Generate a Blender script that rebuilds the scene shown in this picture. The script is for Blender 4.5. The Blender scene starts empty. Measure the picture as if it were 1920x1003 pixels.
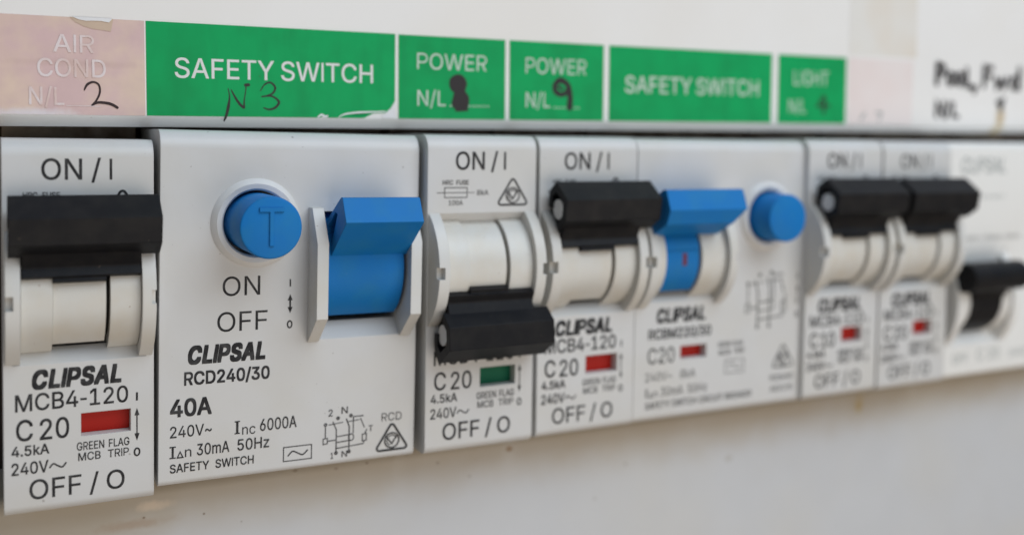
import bpy, bmesh, math, random
from mathutils import Matrix, Vector
random.seed(7)
S = 0.001                      # everything below is written in millimetres
scn = bpy.context.scene
col = scn.collection

# ------------------------------------------------------------------ camera
cam_d = bpy.data.cameras.new('camera')
cam = bpy.data.objects.new('camera', cam_d)
col.objects.link(cam)
scn.camera = cam
CP = Vector((-18.6616, -132.3373, -0.2024))
rx, ry, rz = -0.0521, -0.0166, -0.4755
R = Matrix.Rotation(rz, 3, 'Z') @ Matrix.Rotation(rx, 3, 'X') @ Matrix.Rotation(ry, 3, 'Y')
right, fwd, up = R.col[0], R.col[1], R.col[2]
M4 = Matrix((( right.x, up.x, -fwd.x, CP.x * S),
             ( right.y, up.y, -fwd.y, CP.y * S),
             ( right.z, up.z, -fwd.z, CP.z * S),
             (0, 0, 0, 1)))
cam.matrix_world = M4
cam_d.sensor_fit = 'HORIZONTAL'
cam_d.sensor_width = 36.0
cam_d.lens = 36.0 * 1900.0 / 1920.0
cam_d.shift_y = -147.5 / 1920.0
cam_d.clip_start = 0.002
cam_d.clip_end = 20.0
cam_d.dof.use_dof = True
focus = Vector((9.0, 0.0, -24.0))
cam_d.dof.focus_distance = (focus - CP).dot(fwd) * S
cam_d.dof.aperture_fstop = 9.3
cam_d.dof.aperture_blades = 7

# ------------------------------------------------------------------ light
world = bpy.data.worlds.new('World')
scn.world = world
world.use_nodes = True
wn, wl = world.node_tree.nodes, world.node_tree.links
wn.clear()
tc = wn.new('ShaderNodeTexCoord')
sp = wn.new('ShaderNodeSeparateXYZ')
rp = wn.new('ShaderNodeValToRGB')
bg = wn.new('ShaderNodeBackground')
wo = wn.new('ShaderNodeOutputWorld')
mp = wn.new('ShaderNodeMath'); mp.operation = 'MULTIPLY_ADD'
mp.inputs[1].default_value = 0.5; mp.inputs[2].default_value = 0.5
wl.new(tc.outputs['Generated'], sp.inputs[0])
wl.new(sp.outputs['Z'], mp.inputs[0])
wl.new(mp.outputs[0], rp.inputs[0])
wl.new(rp.outputs[0], bg.inputs[0])
wl.new(bg.outputs[0], wo.inputs[0])
cr = rp.color_ramp                       # sunlit ground below, open shade, blue sky above
cr.elements[0].position = 0.0; cr.elements[0].color = (0.40, 0.30, 0.21, 1)
cr.elements[1].position = 1.0; cr.elements[1].color = (0.62, 0.78, 1.0, 1)
for pos, c in ((0.46, (0.50, 0.42, 0.33, 1)), (0.56, (0.56, 0.57, 0.56, 1)), (0.72, (0.62, 0.72, 0.86, 1))):
    e = cr.elements.new(pos); e.color = c
bg.inputs[1].default_value = 0.33


def area(name, loc, target, size, size_y, power, color):
    d = bpy.data.lights.new(name, 'AREA')
    d.shape = 'RECTANGLE'
    d.size, d.size_y, d.energy, d.color = size * S, size_y * S, power, color
    o = bpy.data.objects.new(name, d)
    col.objects.link(o)
    o.location = Vector(loc) * S
    dirv = (Vector(target) - Vector(loc))
    o.rotation_euler = dirv.to_track_quat('-Z', 'Y').to_euler()
    return o


area('sky_light', (210, -300, 340), (50, 0, -15), 420, 340, 1.66, (0.82, 0.91, 1.0))
area('ground_light', (240, -600, -300), (50, 0, -20), 760, 600, 2.15, (1.0, 0.915, 0.83))

scn.view_settings.view_transform = 'Standard'
scn.view_settings.look = 'None'
scn.view_settings.exposure = 0.1
scn.view_settings.gamma = 1.0
scn.view_settings.use_curve_mapping = False
scn.cycles.use_denoising = True
scn.cycles.max_bounces = 8


# ------------------------------------------------------------------ materials
def mat(name, color, rough=0.5, noise=0.0, nscale=60, tint=None, tint_amt=0.0, tint_scale=25, specks=0.0,
        speck_color=(0.10, 0.07, 0.05), bump=0.0, bump_scale=900, bevel=0.0, spots=(), spec=0.5, streak=None):
    """plastic / paint: base colour, patchy tint, fine dirt specks, faint orange-peel bump, softened edges"""
    m = bpy.data.materials.new(name)
    m.use_nodes = True
    n, l = m.node_tree.nodes, m.node_tree.links
    b = n['Principled BSDF']
    b.inputs['Roughness'].default_value = rough
    b.inputs['Specular IOR Level'].default_value = spec
    t = n.new('ShaderNodeTexCoord')
    geo = n.new('ShaderNodeNewGeometry')
    mul = n.new('ShaderNodeVectorMath'); mul.operation = 'SCALE'
    mul.inputs['Scale'].default_value = 1.0
    l.new(geo.outputs['Position'], mul.inputs[0])
    pos = mul.outputs[0]
    cur = None

    def mix(fac, c2, c1=None):
        nonlocal cur
        x = n.new('ShaderNodeMix'); x.data_type = 'RGBA'
        if cur is None:
            x.inputs['A'].default_value = (*color, 1)
        else:
            l.new(cur, x.inputs['A'])
        x.inputs['B'].default_value = (*c2, 1)
        l.new(fac, x.inputs['Factor'])
        cur = x.outputs['Result']

    def noisefac(scale, lo, hi, amt, detail=4, stretch=None):
        nz = n.new('ShaderNodeTexNoise')
        nz.inputs['Scale'].default_value = scale
        nz.inputs['Detail'].default_value = detail
        if stretch:
            mpn = n.new('ShaderNodeMapping')
            mpn.inputs['Scale'].default_value = stretch
            l.new(pos, mpn.inputs[0]); l.new(mpn.outputs[0], nz.inputs['Vector'])
        else:
            l.new(pos, nz.inputs['Vector'])
        mr = n.new('ShaderNodeMapRange')
        mr.inputs['From Min'].default_value = lo
        mr.inputs['From Max'].default_value = hi
        mr.inputs['To Max'].default_value = amt
        l.new(nz.outputs['Fac'], mr.inputs['Value'])
        return mr.outputs[0]

    if tint is not None:
        mix(noisefac(tint_scale, 0.42, 0.68, tint_amt), tint)
    if noise:
        mix(noisefac(nscale, 0.35, 0.75, noise), tuple(c * 0.55 for c in color))
    if streak is not None:
        mix(noisefac(420, 0.5, 0.72, streak[1], stretch=(1, 1, 0.12)), streak[0])
    if specks:
        for sc_, rad_ in ((330, 0.075), (900, 0.10)):
            vo = n.new('ShaderNodeTexVoronoi'); vo.inputs['Scale'].default_value = sc_
            nz = n.new('ShaderNodeTexNoise'); nz.inputs['Scale'].default_value = 2500
            va = n.new('ShaderNodeVectorMath'); va.operation = 'MULTIPLY_ADD'
            l.new(nz.outputs['Color'], va.inputs[0]); va.inputs[1].default_value = (0.0005,) * 3; l.new(pos, va.inputs[2])
            l.new(pos, nz.inputs['Vector']); l.new(va.outputs[0], vo.inputs['Vector'])
            sx_ = n.new('ShaderNodeSeparateColor'); l.new(vo.outputs['Color'], sx_.inputs[0])
            th = n.new('ShaderNodeMath'); th.operation = 'MULTIPLY'
            l.new(sx_.outputs[0], th.inputs[0]); l.new(sx_.outputs[1], th.inputs[1])
            mr = n.new('ShaderNodeMath'); mr.operation = 'MULTIPLY'; l.new(th.outputs[0], mr.inputs[0]); mr.inputs[1].default_value = rad_
            mr2 = n.new('ShaderNodeMath'); mr2.operation = 'LESS_THAN'; l.new(vo.outputs['Distance'], mr2.inputs[0]); l.new(mr.outputs[0], mr2.inputs[1])
            am = n.new('ShaderNodeMath'); am.operation = 'MULTIPLY'; l.new(mr2.outputs[0], am.inputs[0]); am.inputs[1].default_value = specks
            mix(am.outputs[0], speck_color)
    for (c, rad, sc, amt, *rag) in spots:
        rag = rag[0] if rag else 0.9
        # a patch of stain or painted shade with a soft uneven edge round a point, in millimetres
        sub = n.new('ShaderNodeVectorMath'); sub.operation = 'SUBTRACT'
        l.new(pos, sub.inputs[0]); sub.inputs[1].default_value = tuple(x * S for x in c)
        dv = n.new('ShaderNodeVectorMath'); dv.operation = 'DIVIDE'
        l.new(sub.outputs[0], dv.inputs[0]); dv.inputs[1].default_value = tuple(x * S for x in rad)
        ln = n.new('ShaderNodeVectorMath'); ln.operation = 'LENGTH'
        l.new(dv.outputs[0], ln.inputs[0])
        nz = n.new('ShaderNodeTexNoise'); nz.inputs['Scale'].default_value = 700 if rag > 0.5 else 160; nz.inputs['Detail'].default_value = 3
        l.new(pos, nz.inputs['Vector'])
        ad = n.new('ShaderNodeMath'); ad.operation = 'MULTIPLY_ADD'
        l.new(nz.outputs['Fac'], ad.inputs[0]); ad.inputs[1].default_value = rag; l.new(ln.outputs['Value'], ad.inputs[2])
        mr = n.new('ShaderNodeMapRange'); mr.interpolation_type = 'SMOOTHSTEP'
        mr.inputs['From Min'].default_value = 1.0 + rag / 2; mr.inputs['From Max'].default_value = 0.15 + rag / 2
        mr.inputs['To Min'].default_value = 0.0; mr.inputs['To Max'].default_value = amt
        l.new(ad.outputs[0], mr.inputs['Value'])
        mix(mr.outputs[0], sc)
    if cur is None:
        b.inputs['Base Color'].default_value = (*color, 1)
    else:
        l.new(cur, b.inputs['Base Color'])
    nrm = None
    if bevel:
        bv = n.new('ShaderNodeBevel'); bv.samples = 4
        bv.inputs['Radius'].default_value = bevel * S
        nrm = bv.outputs[0]
    if bump:
        nz = n.new('ShaderNodeTexNoise'); nz.inputs['Scale'].default_value = bump_scale; nz.inputs['Detail'].default_value = 3
        l.new(pos, nz.inputs['Vector'])
        bp = n.new('ShaderNodeBump'); bp.inputs['Strength'].default_value = bump
        bp.inputs['Distance'].default_value = 0.05 * S
        l.new(nz.outputs['Fac'], bp.inputs['Height'])
        if nrm: l.new(nrm, bp.inputs['Normal'])
        nrm = bp.outputs[0]
    if nrm: l.new(nrm, b.inputs['Normal'])
    return m


WHITE = (0.62, 0.62, 0.615)
m_white = mat('grey_white_plastic', WHITE, 0.42, 0.07, 230, (0.58, 0.55, 0.48), 0.30, 110, 0.45, bump=0.12, bump_scale=1400, bevel=0.16)
m_cream = mat('yellowed_plastic', (0.655, 0.645, 0.605), 0.40, 0.06, 300, (0.62, 0.56, 0.46), 0.45, 260, 0.85, (0.25, 0.14, 0.07), bump=0.12, bump_scale=1200, bevel=0.14)
m_cheek = mat('off_white_plastic', (0.655, 0.65, 0.625), 0.4, 0.06, 240, (0.62, 0.57, 0.47), 0.4, 160, 0.6, (0.25, 0.14, 0.07), bevel=0.16)
m_bezel = mat('white_bezel_plastic', (0.74, 0.74, 0.735), 0.4, 0.06, 260, (0.62, 0.57, 0.48), 0.3, 200, 0.5, bevel=0.1)
m_bright = mat('fresh_white_plastic', (0.80, 0.795, 0.77), 0.4, 0.03, 245, bevel=0.16)
m_rear = mat('dusty_rear_plastic', (0.42, 0.36, 0.30), 0.8, 0.5, 300, (0.10, 0.06, 0.03), 0.9, 220, 0.8)
m_black = mat('black_toggle_plastic', (0.007, 0.0074, 0.0095), 0.45, 0.2, 500, (0.026, 0.024, 0.022), 0.35, 420, 0.5, (0.10, 0.08, 0.06), bump=0.25, bump_scale=900, bevel=0.2, spec=0.16)
m_blue = mat('blue_plastic', (0.007, 0.175, 0.50), 0.5, 0.10, 260, (0.020, 0.20, 0.43), 0.5, 300, 0.12, (0.25, 0.35, 0.5), bump=0.12, bump_scale=1100, bevel=0.2, spec=0.16)
m_ink = mat('black_print', (0.016, 0.016, 0.018), 0.6, tint=(0.09, 0.09, 0.09), tint_amt=0.5, tint_scale=900, spec=0.25)
m_ink_soft = mat('worn_print', (0.035, 0.035, 0.037), 0.6, tint=(0.30, 0.30, 0.29), tint_amt=0.6, tint_scale=520, spec=0.3)
m_ink_mid = mat('thin_print', (0.035, 0.035, 0.037), 0.6, tint=(0.20, 0.20, 0.20), tint_amt=0.6, tint_scale=700, spec=0.3)
m_ink_grey = mat('grey_print', (0.33, 0.36, 0.35), 0.6, spec=0.3)
m_ink_red = mat('red_print', (0.13, 0.02, 0.06), 0.6)
m_red = mat('red_flag', (0.42, 0.012, 0.006), 0.5, 0.08, 400, bevel=0.1, spec=0.2)
m_green_flag = mat('green_flag', (0.004, 0.115, 0.058), 0.5, 0.1, 400, bevel=0.1, spec=0.15)
m_dark = mat('gap_shade_black', (0.012, 0.010, 0.009), 0.9)  # near-black that paints the shade inside the drum gaps
m_back = mat('dusty_enclosure', (0.055, 0.038, 0.026), 0.9, 0.5, 90, (0.02, 0.014, 0.01), 0.8, 60)
m_green = mat('green_label_film', (0.002, 0.36, 0.105), 0.42, 0.10, 380, (0.004, 0.275, 0.08), 0.6, 170, 0.5, (0.05, 0.05, 0.04), bump=0.2, bump_scale=350,
              streak=((0.004, 0.24, 0.072), 0.3), spec=0.2)
m_pink = mat('faded_pink_film', (0.66, 0.47, 0.46), 0.5, 0.14, 420, (0.74, 0.57, 0.46), 0.95, 190, 1.0, (0.35, 0.18, 0.12), bump=0.3, bump_scale=350,
             spots=(((-9, 8, 8), (12, 9, 0.7), (0.52, 0.36, 0.32), 0.35), ((-7.5, 8, 14.1), (3.6, 9, 1.0), (0.50, 0.36, 0.24), 0.8),
                    ((-14, 8, 1.5), (7, 9, 1.1), (0.74, 0.70, 0.74), 0.8)))
m_label_white = mat('label_white', (0.72, 0.73, 0.71), 0.5, 0.05, 200, spec=0.3)
m_label_faint = mat('label_faded_lettering', (0.76, 0.67, 0.67), 0.55, 0.05, 200, (0.68, 0.51, 0.47), 1.0, 420)
m_label_weath = mat('label_worn_lettering', (0.60, 0.68, 0.60), 0.5, 0.05, 200, (0.34, 0.52, 0.38), 0.45, 500)
m_marker = mat('marker_ink', (0.012, 0.009, 0.012), 0.45)
m_marker_thin = mat('pen_ink', (0.020, 0.006, 0.008), 0.45)
m_faded = mat('faded_white_film', (0.78, 0.71, 0.69), 0.5, 0.05, 80, (0.76, 0.64, 0.61), 0.7, 70)
m_paper = mat('torn_paper', (0.78, 0.78, 0.79), 0.8, 0.1, 300)
m_paper_brown = mat('torn_paper_edge', (0.60, 0.46, 0.35), 0.8, 0.2, 300)
m_tape = mat('tape_residue', (0.74, 0.72, 0.68), 0.5, 0.05, 60, (0.70, 0.60, 0.48), 0.5, 80)
m_panel = mat('painted_steel', (0.85, 0.85, 0.845), 0.36, 0.04, 60, (0.80, 0.775, 0.73), 0.4, 40, 0.30, (0.35, 0.28, 0.2), bump=0.10, bump_scale=500, spots=(
    ((166.5, 8, 5.2), (2.0, 9, 3.4), (0.46, 0.31, 0.10), 0.9),
    ((166.5, 8, 2.5), (2.4, 9, 2.5), (0.62, 0.50, 0.25), 0.8)))
m_panel_low = mat('painted_steel_shaded_grimy', (0.545, 0.555, 0.57), 0.42, 0.07, 120, (0.55, 0.535, 0.50), 0.5, 45, 0.5, (0.30, 0.24, 0.17), bump=0.10, bump_scale=500, spots=(  # same paint as the upper plate, darkened for weaker light, plus grime
    ((60, 8, -45.8), (900, 30, 12.0), (0.41, 0.345, 0.255), 0.92, 0.35),  # band of grime and painted shade below the breakers
    ((-14, 8, -55), (22, 30, 12), (0.40, 0.345, 0.26), 0.75, 0.4),  # paints in the deeper shade at the lower left
    ((53.9, 8, -49.6), (0.85, 9, 0.65), (0.22, 0.12, 0.04), 0.95),
    ((25.6, 8, -48.9), (0.5, 9, 0.25), (0.15, 0.10, 0.06), 0.7), ((30.3, 8, -48.7), (0.35, 9, 0.25), (0.15, 0.10, 0.06), 0.9), ((19.6, 8, -48.4), (0.5, 9, 0.2), (0.15, 0.10, 0.06), 0.6),
    ((-0.9, 8, -51.9), (0.25, 9, 0.22), (0.15, 0.10, 0.06), 0.9), ((6.9, 8, -52.6), (0.22, 9, 0.2), (0.15, 0.10, 0.06), 0.9), ((41.6, 8, -50.2), (0.4, 9, 0.3), (0.15, 0.10, 0.06), 0.6),
    ((12, 8, -54.5), (0.2, 9, 0.2), (0.15, 0.10, 0.06), 0.7), ((47, 8, -53.0), (0.3, 9, 0.25), (0.15, 0.10, 0.06), 0.6), ((76, 8, -55.0), (0.35, 9, 0.3), (0.15, 0.10, 0.06), 0.6), ((70, 8, -60), (0.4, 9, 0.35), (0.15, 0.10, 0.06), 0.5),
    ((129.4, 8, -50.6), (1.5, 9, 3.0), (0.40, 0.28, 0.10), 0.85), ((98, 8, -57), (1.2, 9, 0.9), (0.36, 0.33, 0.28), 0.5),
    ((-2.5, 8, -52.6), (7, 9, 1.0), (0.36, 0.26, 0.18), 0.6),
    ((0.5, 8, -50.4), (3, 9, 1.0), (0.72, 0.58, 0.44), 0.6)))


# ------------------------------------------------------------------ mesh helpers (all input in mm)
def new_obj(name, me, m, parent=None):
    o = bpy.data.objects.new(name, me)
    col.objects.link(o)
    if m is not None:
        me.materials.append(m)
    if parent is not None:
        o.parent = parent
    return o


def finish(bm, smooth=35):
    bmesh.ops.remove_doubles(bm, verts=bm.verts, dist=1e-4)
    bmesh.ops.recalc_face_normals(bm, faces=bm.faces)
    if smooth:
        for f in bm.faces: f.smooth = True
        lim = math.radians(smooth)
        for e in bm.edges:
            if len(e.link_faces) == 2:
                e.smooth = e.calc_face_angle(0) < lim
            else:
                e.smooth = False


def obj(name, bm, m, parent=None, smooth=35):
    finish(bm, smooth)
    me = bpy.data.meshes.new(name)
    bm.to_mesh(me); bm.free()
    me.transform(Matrix.Scale(S, 4))
    return new_obj(name, me, m, parent)


def prism(bm, prof, x0, x1):
    """profile of (y, z) points swept along x"""
    a = [bm.verts.new((x0, y, z)) for y, z in prof]
    b = [bm.verts.new((x1, y, z)) for y, z in prof]
    n = len(prof)
    bm.faces.new(a); bm.faces.new(list(reversed(b)))
    for i in range(n):
        j = (i + 1) % n
        bm.faces.new((a[j], a[i], b[i], b[j]))
    return bm


def arc(cy, cz, r, a0, a1, n):
    """points on a circle in the y-z plane; angle 0 looks at the viewer (-y), 90 is up"""
    return [(cy - r * math.cos(math.radians(a0 + (a1 - a0) * i / n)), cz + r * math.sin(math.radians(a0 + (a1 - a0) * i / n))) for i in range(n + 1)]


def box(bm, x0, x1, y0, y1, z0, z1):
    return prism(bm, [(y0, z0), (y1, z0), (y1, z1), (y0, z1)], x0, x1)


def cyl(bm, cx, cz, prof, n=64):
    """lathe about the y axis; prof = (radius, y)"""
    rings = []
    for r, y in prof:
        if r < 1e-6:
            rings.append([bm.verts.new((cx, y, cz))])
        else:
            rings.append([bm.verts.new((cx + r * math.cos(2 * math.pi * i / n), y, cz + r * math.sin(2 * math.pi * i / n))) for i in range(n)])
    for A, B in zip(rings, rings[1:]):
        for i in range(n):
            j = (i + 1) % n
            if len(A) == 1 and len(B) == 1: continue
            if len(A) == 1: bm.faces.new((A[0], B[i], B[j]))
            elif len(B) == 1: bm.faces.new((A[i], A[j], B[0]))
            else: bm.faces.new((A[i], A[j], B[j], B[i]))
    return bm


def cut(bm, cutters):
    """boolean-subtract each cutter bmesh from bm (done in mm)"""
    finish(bm, 0)
    me = bpy.data.meshes.new('tmp'); bm.to_mesh(me); bm.free()
    o = bpy.data.objects.new('tmp', me); col.objects.link(o)
    tmp = [o]
    for c in cutters:
        finish(c, 0)
        mc = bpy.data.meshes.new('tmpc'); c.to_mesh(mc); c.free()
        oc = bpy.data.objects.new('tmpc', mc); col.objects.link(oc); tmp.append(oc)
        md = o.modifiers.new('b', 'BOOLEAN'); md.operation = 'DIFFERENCE'; md.object = oc; md.solver = 'EXACT'
    dg = bpy.context.evaluated_depsgraph_get(); dg.update()
    ev = o.evaluated_get(dg)
    out = bmesh.new(); out.from_mesh(ev.to_mesh())
    ev.to_mesh_clear()
    for t in tmp:
        md = t.data; bpy.data.objects.remove(t); bpy.data.meshes.remove(md)
    return out


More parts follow.
